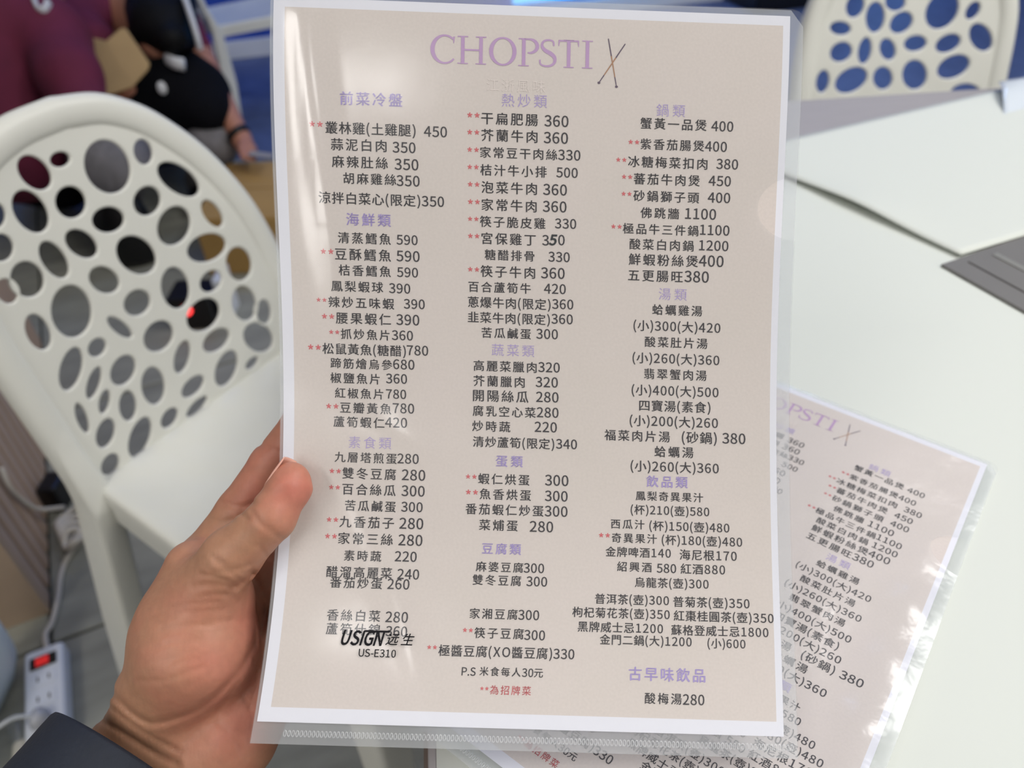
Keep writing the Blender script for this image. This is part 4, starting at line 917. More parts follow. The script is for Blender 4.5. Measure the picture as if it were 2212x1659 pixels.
def skin_mat():
    m = bpy.data.materials.new('palm_skin'); m.use_nodes = True; nt = m.node_tree; b = nt.nodes['Principled BSDF']; N = nt.nodes.new; Lk = nt.links.new
    b.inputs['Roughness'].default_value = .48; b.inputs['Specular IOR Level'].default_value = .4
    b.inputs['Subsurface Weight'].default_value = .25; b.inputs['Subsurface Radius'].default_value = (1, .35, .2); b.inputs['Subsurface Scale'].default_value = .003
    tc = N('ShaderNodeTexCoord'); at_ = N('ShaderNodeAttribute'); at_.attribute_name = 'flush'
    n1 = N('ShaderNodeTexNoise'); n1.inputs['Scale'].default_value = 55; n1.inputs['Detail'].default_value = 4; Lk(tc.outputs['Object'], n1.inputs['Vector'])
    n3 = N('ShaderNodeTexNoise'); n3.inputs['Scale'].default_value = 260; n3.inputs['Detail'].default_value = 3; Lk(tc.outputs['Object'], n3.inputs['Vector'])
    ad = N('ShaderNodeMath'); ad.operation = 'MULTIPLY_ADD'; ad.inputs[1].default_value = .9; Lk(n1.outputs['Fac'], ad.inputs[0]); Lk(at_.outputs['Fac'], ad.inputs[2])
    sb = N('ShaderNodeMath'); sb.operation = 'SUBTRACT'; sb.use_clamp = True; sb.inputs[1].default_value = .35; Lk(ad.outputs[0], sb.inputs[0])
    mx = N('ShaderNodeMix'); mx.data_type = 'RGBA'; mx.inputs[6].default_value = srgb(176, 130, 103); mx.inputs[7].default_value = srgb(188, 113, 97); Lk(sb.outputs[0], mx.inputs[0])
    mr = N('ShaderNodeMapRange'); mr.inputs[1].default_value = .3; mr.inputs[2].default_value = .7; mr.inputs[3].default_value = .94; mr.inputs[4].default_value = 1.05; Lk(n3.outputs['Fac'], mr.inputs[0])
    mm = N('ShaderNodeMix'); mm.data_type = 'RGBA'; mm.blend_type = 'MULTIPLY'; mm.inputs[0].default_value = 1; Lk(mx.outputs[2], mm.inputs[6]); Lk(mr.outputs[0], mm.inputs[7])
    Lk(mm.outputs[2], b.inputs['Base Color'])
    wv = N('ShaderNodeTexWave'); wv.inputs['Scale'].default_value = 160; wv.inputs['Distortion'].default_value = 6; wv.inputs['Detail'].default_value = 2; Lk(tc.outputs['Object'], wv.inputs['Vector'])
    bp = N('ShaderNodeBump'); bp.inputs['Strength'].default_value = .25; bp.inputs['Distance'].default_value = .0006; Lk(n3.outputs['Fac'], bp.inputs['Height'])
    bp2 = N('ShaderNodeBump'); bp2.inputs['Strength'].default_value = .03; bp2.inputs['Distance'].default_value = .0004; Lk(wv.outputs['Fac'], bp2.inputs['Height']); Lk(bp.outputs[0], bp2.inputs['Normal'])
    Lk(bp2.outputs[0], b.inputs['Normal'])
    return m
M_PALM = skin_mat(); hand.data.materials.append(M_PALM)
fl_a = hand.data.attributes.new('flush', 'FLOAT', 'POINT')
def blob(c, r): return np.exp(-(np.linalg.norm(V - cf(*c), axis=1) / r) ** 2)
fv = .75 * blob((640, 1060, .310), .014) + .45 * blob((540, 1300, .33), .018) + .4 * blob((530, 1560, .325), .025) + .35 * blob((430, 1440, .31), .03) + .5 * blob((590, 1040, .345), .03) - .25 * blob((470, 1190, .31), .025) - .35 * blob((230, 1570, .33), .035)
fl_a.data.foreach_set('value', fv.astype(np.float32))
# thumb nail on the side turned from the camera
nb = MB(); rows = []
a0 = cf(634, 1010, .3165); a1 = cf(588, 1075, .3155); axn = (a1 - a0); Ln = np.linalg.norm(axn); axn /= Ln
sd = np.array([-.72, -.50, .30]); sd -= axn * (sd @ axn); sd /= np.linalg.norm(sd); ot = np.cross(axn, sd)
for i in range(9):
    t = i / 8; ctr = cf(627, 1050, .3172) + axn * (-.0085 + t * .0135)
    for k in range(9):
        g = math.radians(-48 + 96 * k / 8) * (1 - .25 * (2 * t - 1) ** 4)
        r = .0090 + .0003 * math.sin(math.pi * t)
        rows.append(W(ctr + (sd * math.cos(g) + ot * math.sin(g)) * r))
nb.add(rows, [(i * 9 + k, i * 9 + k + 1, (i + 1) * 9 + k + 1, (i + 1) * 9 + k) for i in range(8) for k in range(8)])
nl = nb.build('thumbnail', mat('nail', srgb(222, 168, 150), .25, .5), pers, True); nl.modifiers.new('thick', 'SOLIDIFY').thickness = .0005
# jacket cuff
mbc = MB(); P0 = cf(263, 1640, .333); ringsP = []
e1 = np.array([.85, .53, 0]); e1 -= ARM * (e1 @ ARM); e1 /= np.linalg.norm(e1); e2_ = np.cross(ARM, e1)
for i, (s, r) in enumerate([(.012, 31.5), (.002, 32.5), (0, 34.0), (-.0008, 35.0), (.0006, 35.8), (.006, 36.2), (.015, 36.4), (.03, 37.2), (.05, 37.6), (.08, 39), (.13, 42)]):
    P = P0 + ARM * s
    ringsP.append([W(P + (e1 * math.cos(q) + e2_ * math.sin(q)) * (r + .5 * math.sin(3 * q + i * .4)) * mm_) for q in np.linspace(0, 2 * math.pi, 49)[:-1]])
mbc.add([p for r in ringsP for p in r], [(i * 48 + k, i * 48 + (k + 1) % 48, (i + 1) * 48 + (k + 1) % 48, (i + 1) * 48 + k) for i in range(len(ringsP) - 1) for k in range(48)])
mbc.build('jacket_sleeve', M_NAVY, pers, True, 'navy jacket sleeve')

# ------------------------------------------------------------------ perforated chairs
H1 = [(-0.0503, 0.3131, 0.0173, 0.0134, 104.0), (-0.0217, 0.3158, 0.01, 0.0068, 177.0), (0.0196, 0.2922, 0.0268, 0.0241, 71.0), (0.0631, 0.2921, 0.013, 0.0105, 68.0), (0.0883, 0.2509, 0.0273, 0.0151, 128.0), (-0.0722, 0.2822, 0.0211, 0.0149, 90.0), (-0.0328, 0.2753, 0.0159, 0.0148, -140.0), (0.0425, 0.2448, 0.0173, 0.014, -161.0), (-0.0064, 0.2444, 0.0173, 0.013, 167.0), (0.0587, 0.208, 0.0237, 0.0183, -154.0), (0.1095, 0.2003, 0.0182, 0.0105, 106.0), (-0.1028, 0.2916, 0.012, 0.0084, 53.0), (-0.1134, 0.2633, 0.0128, 0.0103, 51.0), (-0.0761, 0.2319, 0.02, 0.0113, 93.0), (-0.0438, 0.2343, 0.0177, 0.0124, 118.0), (0.0033, 0.1982, 0.0241, 0.0189, 118.0), (0.0846, 0.168, 0.0265, 0.0157, 170.0), (-0.1079, 0.2265, 0.0174, 0.015, 73.0), (-0.0412, 0.1909, 0.0169, 0.0132, 123.0), (0.0266, 0.145, 0.024, 0.0174, 74.0), (0.1152, 0.1314, 0.0207, 0.0181, 82.0), (0.0707, 0.1306, 0.0155, 0.0117, -175.0), (-0.087, 0.1781, 0.0272, 0.0201, 65.0), (-0.0213, 0.1521, 0.0159, 0.0136, -174.0), (0.0434, 0.0997, 0.0236, 0.0179, -175.0), (-0.1257, 0.1759, 0.0189, 0.0108, 82.0), (-0.0516, 0.1378, 0.0172, 0.0066, 112.0), (-0.0177, 0.1062, 0.0193, 0.0162, -166.0), (0.0995, 0.0842, 0.0223, 0.0174, 82.0), (0.0979, 0.0347, 0.0243, 0.0177, 125.0), (-0.0835, 0.1314, 0.0106, 0.0088, -156.0), (-0.1176, 0.1258, 0.0231, 0.011, 47.0), (-0.0045, 0.0695, 0.0198, 0.0096, 46.0), (0.0438, 0.0636, 0.0199, 0.0124, -178.0), (-0.1054, 0.0996, 0.0179, 0.0066, -136.0), (-0.0716, 0.0941, 0.0176, 0.0132, -147.0), (-0.0508, 0.059, 0.0223, 0.014, 70.0), (-0.0096, 0.0303, 0.017, 0.0099, -171.0), (0.0394, 0.0248, 0.0234, 0.0146, -143.0), (0.074, 0.0107, 0.0109, 0.0059, -173.0), (-0.1061, 0.0749, 0.0132, 0.0057, 50.0), (-0.0867, 0.0557, 0.0174, 0.0099, 66.0), (-0.0169, 0.0053, 0.0171, 0.0064, -170.0), (-0.1345, 0.073, 0.0177, 0.0054, 79.0), (-0.0527, 0.0139, 0.0131, 0.0089, -157.0), (-0.1223, 0.0432, 0.0165, 0.01, 47.0), (-0.0929, 0.0154, 0.0237, 0.0121, -138.0), (-0.1357, 0.0088, 0.0125, 0.0094, -143.0)]
H2 = [(-0.1094, 0.298, 0.0159, 0.014, 94.0), (-0.1277, 0.2681, 0.0169, 0.0091, 168.0), (-0.0751, 0.2806, 0.0217, 0.0145, 105.0), (-0.0322, 0.2711, 0.0178, 0.0149, -167.0), (-0.0472, 0.3004, 0.0165, 0.0119, 160.0), (0.0297, 0.2846, 0.026, 0.0256, -166.0), (0.0791, 0.2822, 0.0128, 0.0105, 58.0), (0.1014, 0.2433, 0.0256, 0.0144, 137.0), (-0.1214, 0.2341, 0.0173, 0.0142, 177.0), (-0.0836, 0.234, 0.019, 0.0105, 93.0), (-0.0469, 0.234, 0.0177, 0.0112, 126.0), (-0.0037, 0.2403, 0.0182, 0.0113, 176.0), (0.0497, 0.2375, 0.0199, 0.0131, -170.0), (-0.1448, 0.1926, 0.0167, 0.0105, 93.0), (-0.0986, 0.1919, 0.0259, 0.0185, -164.0), (-0.047, 0.192, 0.0186, 0.0144, 129.0), (0.0046, 0.1941, 0.0242, 0.0184, 129.0), (0.0663, 0.2025, 0.0262, 0.0173, -170.0), (0.121, 0.1946, 0.017, 0.01, 101.0)]
LEAN = .22
UPV = np.array([0, LEAN, 1.0]); UPV /= np.linalg.norm(UPV); NF = np.array([0, -1.0, LEAN]); NF /= np.linalg.norm(NF)
def bp3(s, t, off=0.0): return np.array([s, 0, .45]) + UPV * t + NF * off
OUT_A = [(.186, -.035), (.182, .0), (.181, .04), (.180, .09), (.178, .14), (.170, .19), (.157, .23), (.138, .27), (.114, .305), (.085, .336), (.046, .360), (0, .370)]
OUT_B = [(.180, -.035), (.177, .03), (.177, .08), (.177, .14), (.176, .19), (.174, .24), (.168, .285), (.150, .33), (.118, .362), (.064, .382), (0, .388)]
def chair_meshes(out, holes, deep=.045, left=None):
    right = catmull(out, 5); path = [np.array([-p[0], p[1]]) for p in catmull(left or out, 5)] + [p for p in right[::-1][1:]]
    n = len(path)
    tang = [(path[min(i + 1, n - 1)] - path[max(i - 1, 0)]) for i in range(n)]
    nout = [np.array([-t[1], t[0]]) / np.linalg.norm(t) for t in tang]
    prof = [(0, -.017), (.001, -.006), (-.003, .002), (-.010, .005), (-.024, .004), (-.030, .0005), (-.0325, -.004), (-.030, -.007), (-.02, -.006), (-.008, -.006), (-.004, -.017)]
    vs = []; fs = []; m = len(prof)
    for i in range(n):
        for r, o in prof:
            q = path[i] + nout[i] * r; vs.append(bp3(q[0], q[1], o))
    for i in range(n - 1):
        for k in range(m): fs.append((i * m + k, (i + 1) * m + k, (i + 1) * m + (k + 1) % m, i * m + (k + 1) % m))
    frame = (vs, fs)
    # panel: filled outline with its holes, as a 2D curve turned into a mesh
    cu = bpy.data.curves.new('panel', 'CURVE'); cu.dimensions = '2D'; cu.fill_mode = 'BOTH'; cu.extrude = .0012; cu.bevel_depth = .0016; cu.bevel_resolution = 1
    inner = [path[i] - nout[i] * .027 for i in range(n)]
    inner = [q for q in inner if q[1] > -.012]
    inner = [np.array([inner[0][0], -.012])] + inner + [np.array([inner[-1][0], -.012])]
    def spl(pts):
        sp = cu.splines.new('POLY'); sp.points.add(len(pts) - 1)
        for i, q in enumerate(pts): sp.points[i].co = (q[0], q[1], 0, 1)
        sp.use_cyclic_u = True
    spl(inner)
    def inside(q, marg):
        for i in range(len(inner)):
            a, b = inner[i], inner[(i + 1) % len(inner)]; ab = b - a; t = np.clip(((q - a) @ ab) / (ab @ ab + 1e-12), 0, 1)
            if np.linalg.norm(q - a - ab * t) < marg: return False
        c = False; j = len(inner) - 1
        for i in range(len(inner)):
            if (inner[i][1] > q[1]) != (inner[j][1] > q[1]) and q[0] < (inner[j][0] - inner[i][0]) * (q[1] - inner[i][1]) / (inner[j][1] - inner[i][1]) + inner[i][0]: c = not c
            j = i
        return c
    for s, t, a, b, ang in holes:
        A = math.radians(ang); pts = []
        for q in np.linspace(0, 2 * math.pi, 29)[:-1]:
            x, y = (a + .0018) * math.cos(q), (b + .0018) * math.sin(q); pts.append(np.array([s + x * math.cos(A) - y * math.sin(A), t + x * math.sin(A) + y * math.cos(A)]))
        if all(inside(p, .002) for p in pts): spl(pts[::-1])
    ob = bpy.data.objects.new('panel', cu); col.objects.link(ob); bpy.context.view_layer.update()
    me = bpy.data.meshes.new_from_object(ob.evaluated_get(bpy.context.evaluated_depsgraph_get())); bpy.data.objects.remove(ob); bpy.data.curves.remove(cu)
    co = np.zeros(len(me.vertices) * 3); me.vertices.foreach_get('co', co); co = co.reshape(-1, 3)
    pv = np.array([0, 0, .45]) + np.outer(co[:, 0], [1, 0, 0]) + np.outer(co[:, 1], UPV) + np.outer(co[:, 2] - .003, NF)
    panel = (pv, [tuple(p.vertices) for p in me.polygons]); bpy.data.meshes.remove(me)
    # seat: dished slab with a turned-down rim
    ol = []
    def corner(cx, cy, r, a0, a1): return [(cx + r * math.cos(math.radians(a0 + (a1 - a0) * i / 8)), cy + r * math.sin(math.radians(a0 + (a1 - a0) * i / 8))) for i in range(9)]
    ol += corner(.140, -.02, .024, 90, 0) + corner(.105, -.335, .075, 0, -90) + corner(-.105, -.335, .075, -90, -180) + corner(-.140, -.02, .024, 180, 90)
    ol = [np.array(p) for p in ol]; cc = np.array([0, -.2]); sv = []; sf = []; k = len(ol)
    for sc, z in ((.3, .438), (.7, .442), (.9, .4485), (.96, .4505), (.99, .449), (1.0, .444), (1.004, .432), (1.006, .45 - deep), (.985, .45 - deep), (.98, .436), (.5, .432)):
        for p in ol: q = cc + (p - cc) * sc; sv.append((q[0], q[1], z))
    for i in range(10):
        for j in range(k): sf.append((i * k + j, (i + 1) * k + j, (i + 1) * k + (j + 1) % k, i * k + (j + 1) % k))
    sf.append(tuple(range(k))); sf.append(tuple(range(10 * k, 11 * k))[::-1])
    legs = []
    for sx in (-1, 1):
        for rear in (True, False):
            y0 = -.015 if rear else -.375; top = np.array([sx * (.1665 if rear else .148), y0, .46 if rear else .435]); bot = np.array([sx * (.236 if rear else .18), y0 + (.055 if rear else -.03), 0.0])
            w0, d0, w1, d1 = (.034, .075, .030, .040) if rear else (.05, .045, .032, .03)
            lv = []
            secs = [(top, w0, d0), ((top + bot) / 2, (w0 + w1) / 2, (d0 + d1) / 2), (bot, w1, d1)]
            if rear: secs = [(np.array([sx * .163, .040, .60]), .018, .012), (np.array([sx * .1650, .017, .50]), .026, .024), (np.array([sx * .1665, .0, .43]), .034, .044)] + secs[1:]
            for P, w, dd in secs:
                for qx, qy in ((-1, -1), (1, -1), (1, 1), (-1, 1)): lv.append(P + np.array([qx * w / 2, qy * dd / 2, 0]))
            m4 = len(secs) - 1
            lf = [(i * 4 + j, i * 4 + (j + 1) % 4, i * 4 + 4 + (j + 1) % 4, i * 4 + 4 + j) for i in range(m4) for j in range(4)] + [(3, 2, 1, 0), (m4 * 4, m4 * 4 + 1, m4 * 4 + 2, m4 * 4 + 3)]
            legs.append((lv, lf))
    return frame, panel, (sv, sf), legs
CH_A = chair_meshes(OUT_A, H1 + [(-.130, .225, .012, .009, 80), (-.098, .322, .010, .007, 40), (.12, .06, .016, .011, 70), (.085, .312, .010, .007, 140)], left=[(.186, -.035), (.182, .0), (.181, .04), (.181, .09), (.181, .14), (.180, .19), (.174, .24), (.159, .285), (.134, .325), (.096, .352), (.050, .367), (0, .370)])
top2 = [(s + .0155, t, a, b, g) for s, t, a, b, g in H2]
CH_B = chair_meshes(OUT_B, top2 + [(s + .0265, t - .008, a, b, g) for s, t, a, b, g in H1 if t < .172] + [(-.01, .335, .022, .016, 20), (.05, .336, .018, .012, 150), (-.075, .332, .016, .011, 30), (.10, .318, .015, .011, 120)])
def chair(data, O, e, label, m=PL, k=1.0):
    frame, panel, seat, legs = data
    e = np.array([e[0], e[1], 0.]); e /= np.linalg.norm(e); y = np.array([-e[1], e[0], 0])
    X = np.stack([e, y, [0, 0, 1.0]]) * k; tr = lambda v: np.asarray(v) @ X + np.array([O[0], O[1], .002 if k < 1 else 0])
    root = empty('plastic_chair', (O[0], O[1], 0), label, 'chair', 'white perforated plastic chairs')
    o = mesh('backrest', tr(panel[0]), panel[1], m, root); auto_smooth(o, 50)
    mb = MB().add(tr(frame[0]), frame[1]).build('back_frame', m, root); auto_smooth(mb, 50)
    o = MB().add(tr(seat[0]), seat[1]).build('seat', m, root); auto_smooth(o, 60)
    for lv, lf in legs: auto_smooth(MB().add(tr(lv), lf).build('leg', m, root, bevel=.007, seg=3), 50)
    return root
O1 = np.array([-.37304, .7227])
chair(CH_A, O1, (.566, .824), 'white perforated plastic chair at left, seat turned to the menu')
chair(CH_B, (.6394, 1.1902), (1, .065), 'white perforated plastic chair facing the table from its far side')
chair(CH_B, (-1.015, 2.845), (-.58, .81), 'distant white plastic chair behind the crouching people, cut by the menu', k=.8)

# ------------------------------------------------------------------ fluted counter on the left
cc0 = np.array([-.763, .737, 0]); ca = np.array([-.42, .907, 0]); cbv = np.array([-.907, -.42, 0])
ctr = empty('fluted_counter', tuple(cc0 + ca * .6 + cbv * .25), 'brown counter clad in upright wooden slats at the left edge', 'counter')
MB().frame_box(cc0 + np.array([0, 0, .0]) + ca * .012 + cbv * .014, ca * .85, cbv * .45, (0, 0, .88)).build('carcass', M_SLATBACK, ctr)
MB().frame_box(cc0, cbv * .46, ca * .012, (0, 0, .88)).build('end_board', M_BOARD, ctr, bevel=.002)
MB().frame_box(cc0 + np.array([0, 0, .88]) - cbv * .01, cbv * .48, ca * .87, (0, 0, .03)).build('counter_top', M_BOARD, ctr, bevel=.003)
sm = None
ns_ = 20
for i in range(ns_):
    p0 = cc0 + ca * (.014 + i * .0415)
    if sm is None:
        o = MB().frame_box((0, 0, 0), tuple(ca * .030), tuple(cbv * .015), (0, 0, .88)).build('slat', M_SLAT, ctr, bevel=.004, seg=2); sm = o.data
    else: o = link('slat', sm, None, ctr)
    o.location = tuple(p0)

# ------------------------------------------------------------------ power strip, cords, plugs
q0 = onz(93, 1396, .035); q1 = onz(97, 1585, .035); sdv = q1 - q0; Ls = np.linalg.norm(sdv); sdv /= Ls; spv = np.array([-sdv[1], sdv[0], 0])   # spv to the right
if spv[0] < 0: spv = -spv
ps = empty('power_strip', (*q0[:2], 0), 'white power strip with red lit switch on the grey floor', 'power strip')
MB().frame_box(q0 - spv * .027 + np.array([0, 0, -.033]), sdv * Ls, spv * .054, (0, 0, .033)).build('housing', M_STRIP, ps, bevel=.008, seg=3)
zt = np.array([0, 0, .0004])
MB().frame_box(q0 + sdv * .018 - spv * .018 + zt, sdv * .020, spv * .036, (0, 0, .002)).build('switch_bezel', M_BLACK, ps)
MB().frame_box(q0 + sdv * .021 - spv * .010 + zt * 5, sdv * .014, spv * .018, (0, 0, .002)).build('switch', M_REDSW, ps, bevel=.0008, label='red glowing rocker switch')
for k in range(3):
    c = q0 + sdv * (.058 + .034 * k)
    so = MB().frame_box(c - spv * .016 - sdv * .012 + zt, sdv * .024, spv * .032, (0, 0, .0012)).build('socket', M_STRIP, ps, bevel=.0005)
    for sx in (-1, 1): MB().frame_box(c + spv * (.0075 * sx - .0012) - sdv * .004 + zt * 4, sdv * .008, spv * .0024, (0, 0, .0006)).build('slot', M_DARKSLOT, so)
cp = [q0 + np.array([0, 0, -.018]), onz(98, 1372, .012)] + [onz(a, b, .006) for a, b in ((112, 1345), (125, 1295), (132, 1240), (152, 1195), (190, 1158), (240, 1130), (300, 1100), (380, 1040))]
MB().tube(catmull(cp, 6), .0042, 8).build('cord', M_CORD, ps, True)
# grey plug in the last socket, with its lead to a cream charger
pc = q0 + sdv * .128 - spv * .004
pg = empty('power_plug', tuple(pc), 'grey translucent plug pushed into the last socket of the power strip', 'plug')
o = MB().tube([pc + np.array([0, 0, z]) for z in (.001, .006, .016, .022)], [(.011, .014), (.013, .016), (.011, .013), (.005, .006)], 16).build('plug_body', mat('grey_soft_plastic', srgb(176, 178, 186), .25, .6), pg, True)
MB().tube(catmull([pc + np.array([0, 0, .016]), pc - spv * .022 + np.array([0, 0, .03]), pc - spv * .045 + sdv * .004 + np.array([0, 0, .028])], 6), .003, 8).build('lead', mat('clear_lead', srgb(200, 204, 208), .2, .7), pg, True)
kc = onz(42, 1600, .02)
chg = empty('phone_charger', (*kc[:2], 0), 'cream charger block with a clear cap at the lower left edge', 'charger')
MB().tube([kc + sdv * a - np.array([0, 0, .006]) for a in (0, .004, .05, .10)], [.0085, .0105, .0115, .012], 16).build('charger_body', M_CREAM, chg, True)
o = MB().tube([kc - sdv * a - np.array([0, 0, .006]) - spv * a * .25 for a in (.001, .01, .03, .036)], [.009, .0105, .012, .009], 16).build('clear_cap', M_FILM, chg, True); o.data.uv_layers.new(name='UVMap')
# tangle of cream cable under the counter's far end
tg = empty('cable_bundle', tuple(onz(135, 1140, 0)), 'loose coil of cream cable on the floor beside the slatted counter', 'cable')
for k in range(4):
    c = onz(158, 1120 + 14 * k, .012 + .006 * k); r = .024 - .003 * k
    MB().tube([c + np.array([r * math.cos(a) * 1.0, r * math.sin(a) * 1.3, .006 * math.sin(2 * a + k)]) for a in np.linspace(0, 2 * math.pi, 26)], .0052, 8, False).build('cable_loop', M_CORD, tg, True)
def on_face(px, py, off=.007):           # a point just in front of the counter's slatted face
    r = M @ np.array([(px - 1106) / FOC, (py - 829.5) / FOC, 1.0]); return CAM + r * (((cc0 - cbv * off - CAM) @ -cbv) / (r @ -cbv))
MB().tube(catmull([on_face(2, 1010), on_face(20, 1050), on_face(50, 1082), on_face(84, 1100, .012), onz(138, 1096, .02)], 6), .0042, 8).build('cable_tail', M_CORD, tg, True)
tag(MB().box(tuple(onz(122, 1062, .03)), .035, .05, .06).build('power_adapter', M_BLACK, bevel=.006), 'small black power adapter standing on the floor behind the cable coil', 'adapter')
# pale rounded cover at the left edge
pb = MB(); cpl = onz(-112, 1480, .11)
pb.tube([(cpl[0], cpl[1] + .10 - .21 * t, .115) for t in (0, .05, .2, .5, .8, 1)], [(.06, .02), (.10, .03), (.112, .04), (.114, .042), (.114, .042), (.11, .04)], 24)
tag(pb.build('floor_cushion', M_PALE, None, True), 'pale bluish white cushion on the floor, cut off by the left edge', 'cushion')

# ------------------------------------------------------------------ crouching people in the background
def body(name, prims, h, m, parent, label=None, pad=.03):
    f, lo, h, ax = sdf_mesh(prims, h, pad); V, F = nets(f, lo, h)
    return mesh(name, V, F, m, parent, True, label)
def pp(a, b, ra, rb, k=.03): return (at(*a), at(*b), ra, rb, k)
def zp(px, py, z): return onz(px, py, z)
# second person: leaning down, black hair, maroon shirt, black apron
p2 = empty('person', tuple(onz(360, 430, 0)), 'person in maroon shirt and black apron bending down, black hair, reaching to the floor', 'person')
body('body', [pp((350, 60, 2.16), (340, 92, 2.11), .080, .052), pp((345, 40, 2.22), (352, 55, 2.14), .05, .06),
  pp((425, 112, 2.20), (462, 190, 2.18), .042, .040), pp((462, 190, 2.18), (521, 298, 2.15), .038, .026, .015), pp((523, 304, 2.15), (536, 326, 2.13), .028, .024, .012), pp((536, 326, 2.13), (556, 334, 2.11), .011, .008, .006), pp((530, 328, 2.12), (548, 344, 2.10), .011, .008, .006), pp((524, 326, 2.11), (538, 346, 2.09), .011, .008, .006), pp((520, 318, 2.11), (524, 340, 2.09), .011, .008, .006), pp((532, 316, 2.15), (552, 322, 2.14), .010, .008, .006),
  pp((205, 86, 2.12), (250, 200, 2.10), .042, .030), pp((255, 205, 2.08), (272, 190, 2.05), .028, .024, .012), pp((272, 190, 2.05), (266, 162, 2.035), .011, .008, .006), pp((278, 192, 2.05), (276, 166, 2.035), .011, .008, .006), pp((284, 195, 2.05), (285, 172, 2.035), .011, .008, .006),
  pp((320, 40, 2.3), (330, 170, 2.42), .13, .13)], .009, M_SKIN2, p2)
body('hair', [pp((350, 5, 2.16), (353, 52, 2.10), .092, .084, .02), pp((350, 52, 2.09), (372, 84, 2.05), .070, .040, .02), pp((310, 30, 2.13), (306, 70, 2.08), .045, .028, .02), pp((392, 30, 2.14), (402, 92, 2.10), .036, .026, .02)], .008, M_HAIR, p2, 'short black hair')
body('shirt', [pp((235, 22, 2.30), (345, 15, 2.30), .10, .09), pp((310, 35, 2.36), (320, 190, 2.46), .14, .15), pp((385, 40, 2.26), (420, 106, 2.20), .06, .050), pp((240, 30, 2.26), (158, 46, 2.18), .085, .068), pp((158, 46, 2.18), (206, 88, 2.12), .066, .055)], .011, M_MAROON, p2, 'maroon short sleeved shirt')
body('apron', [pp((318, 130, 2.20), (340, 175, 2.22), .09, .11, .05), pp((360, 160, 2.2), (420, 205, 2.18), .10, .10, .05), pp((400, 200, 2.2), (450, 240, 2.14), .085, .06, .05), pp((300, 210, 2.2), (420, 230, 2.2), .09, .07, .05)], .010, M_APRON, p2, 'black apron')
MB().tube(catmull([at(397, -10, 2.06), at(414, 40, 2.05), at(426, 80, 2.06), at(432, 104, 2.08)], 5), [(.016, .008)] * 16, 10).build('apron_strap', M_WHITECLOTH, p2, True, 'white strap')
MB().tube(catmull([at(362, 128, 2.08), at(378, 136, 2.06), at(398, 140, 2.06)], 5), [(.018, .010)] * 11, 10).build('face_mask', M_WHITECLOTH, p2, True)
MB().tube([at(350, 190, 2.085), at(350, 190, 2.078)], [(.017, .012)] * 2, 14).build('badge', M_WHITECLOTH, p2, True, 'pale round badge on the apron')
MB().tube([at(512, 286, 2.15), at(520, 296, 2.15)], [.034, .033], 14).build('wristwatch', M_BLACK, p2, True, 'dark wristband')
kneeL = zp(462, 305, .21); hipL = at(345, 250, 2.50); footL = zp(436, 392, .05); kneeR = zp(238, 352, .27); hipR = at(290, 250, 2.5); footR = zp(262, 440, .05)
body('trousers', [(hipL, kneeL, .12, .065, .03), (kneeL, footL, .065, .05, .03), (hipR, kneeR, .12, .09, .03), (kneeR, footR, .085, .055, .03), (hipL, hipR, .13, .13, .03)], .012, M_GREYCLOTH, p2, 'grey trousers')
for fp in (footL, footR): body('shoe', [(fp + np.array([0, .02, -.012]), fp + np.array([.02, -.13, -.018]), .038, .03, .01)], .008, M_BLACK, p2)
# first person: back and shoulder in maroon, mask under the chin
p1 = empty('person', tuple(onz(20, 400, 0)), 'person in maroon shirt seen from behind at the left edge, white mask', 'person')
body('body', [pp((55, -45, 1.98), (62, -22, 1.94), .095, .075), pp((40, -20, 2.0), (35, 30, 2.0), .06, .07), pp((176, 225, 1.86), (196, 268, 1.90), .045, .04), pp((196, 268, 1.9), (235, 250, 2.0), .038, .03), pp((235, 250, 2.0), (258, 225, 2.04), .03, .022), pp((20, 60, 2.0), (20, 250, 2.02), .13, .13)], .010, M_SKIN2, p1)
body('hair', [pp((38, -60, 2.02), (46, -38, 2.0), .098, .095, .02)], .010, M_HAIR, p1)
body('shirt', [pp((-40, 70, 2.0), (98, 75, 1.95), .11, .10), pp((5, 80, 1.98), (15, 300, 2.0), .17, .165), pp((120, 95, 1.94), (150, 165, 1.88), .085, .072), pp((150, 165, 1.88), (178, 232, 1.86), .07, .06), pp((40, 18, 2.0), (30, 40, 2.0), .075, .09)], .011, M_MAROON, p1, 'maroon shirt')
body('trousers', [pp((10, 300, 2.06), (60, 330, 2.1), .15, .14), pp((60, 330, 2.1), (120, 370, 2.12), .13, .10), (at(120, 370, 2.12), onz(90, 400, .06), .09, .06, .03)], .013, M_APRON, p1, 'dark trousers')
MB().tube(catmull([at(72, -6, 1.87), at(82, 18, 1.86), at(96, 24, 1.86), at(106, 6, 1.87)], 5), [(.014, .006)] * 16, 10).build('face_mask', M_WHITECLOTH, p1, True, 'white mask pulled under the chin')
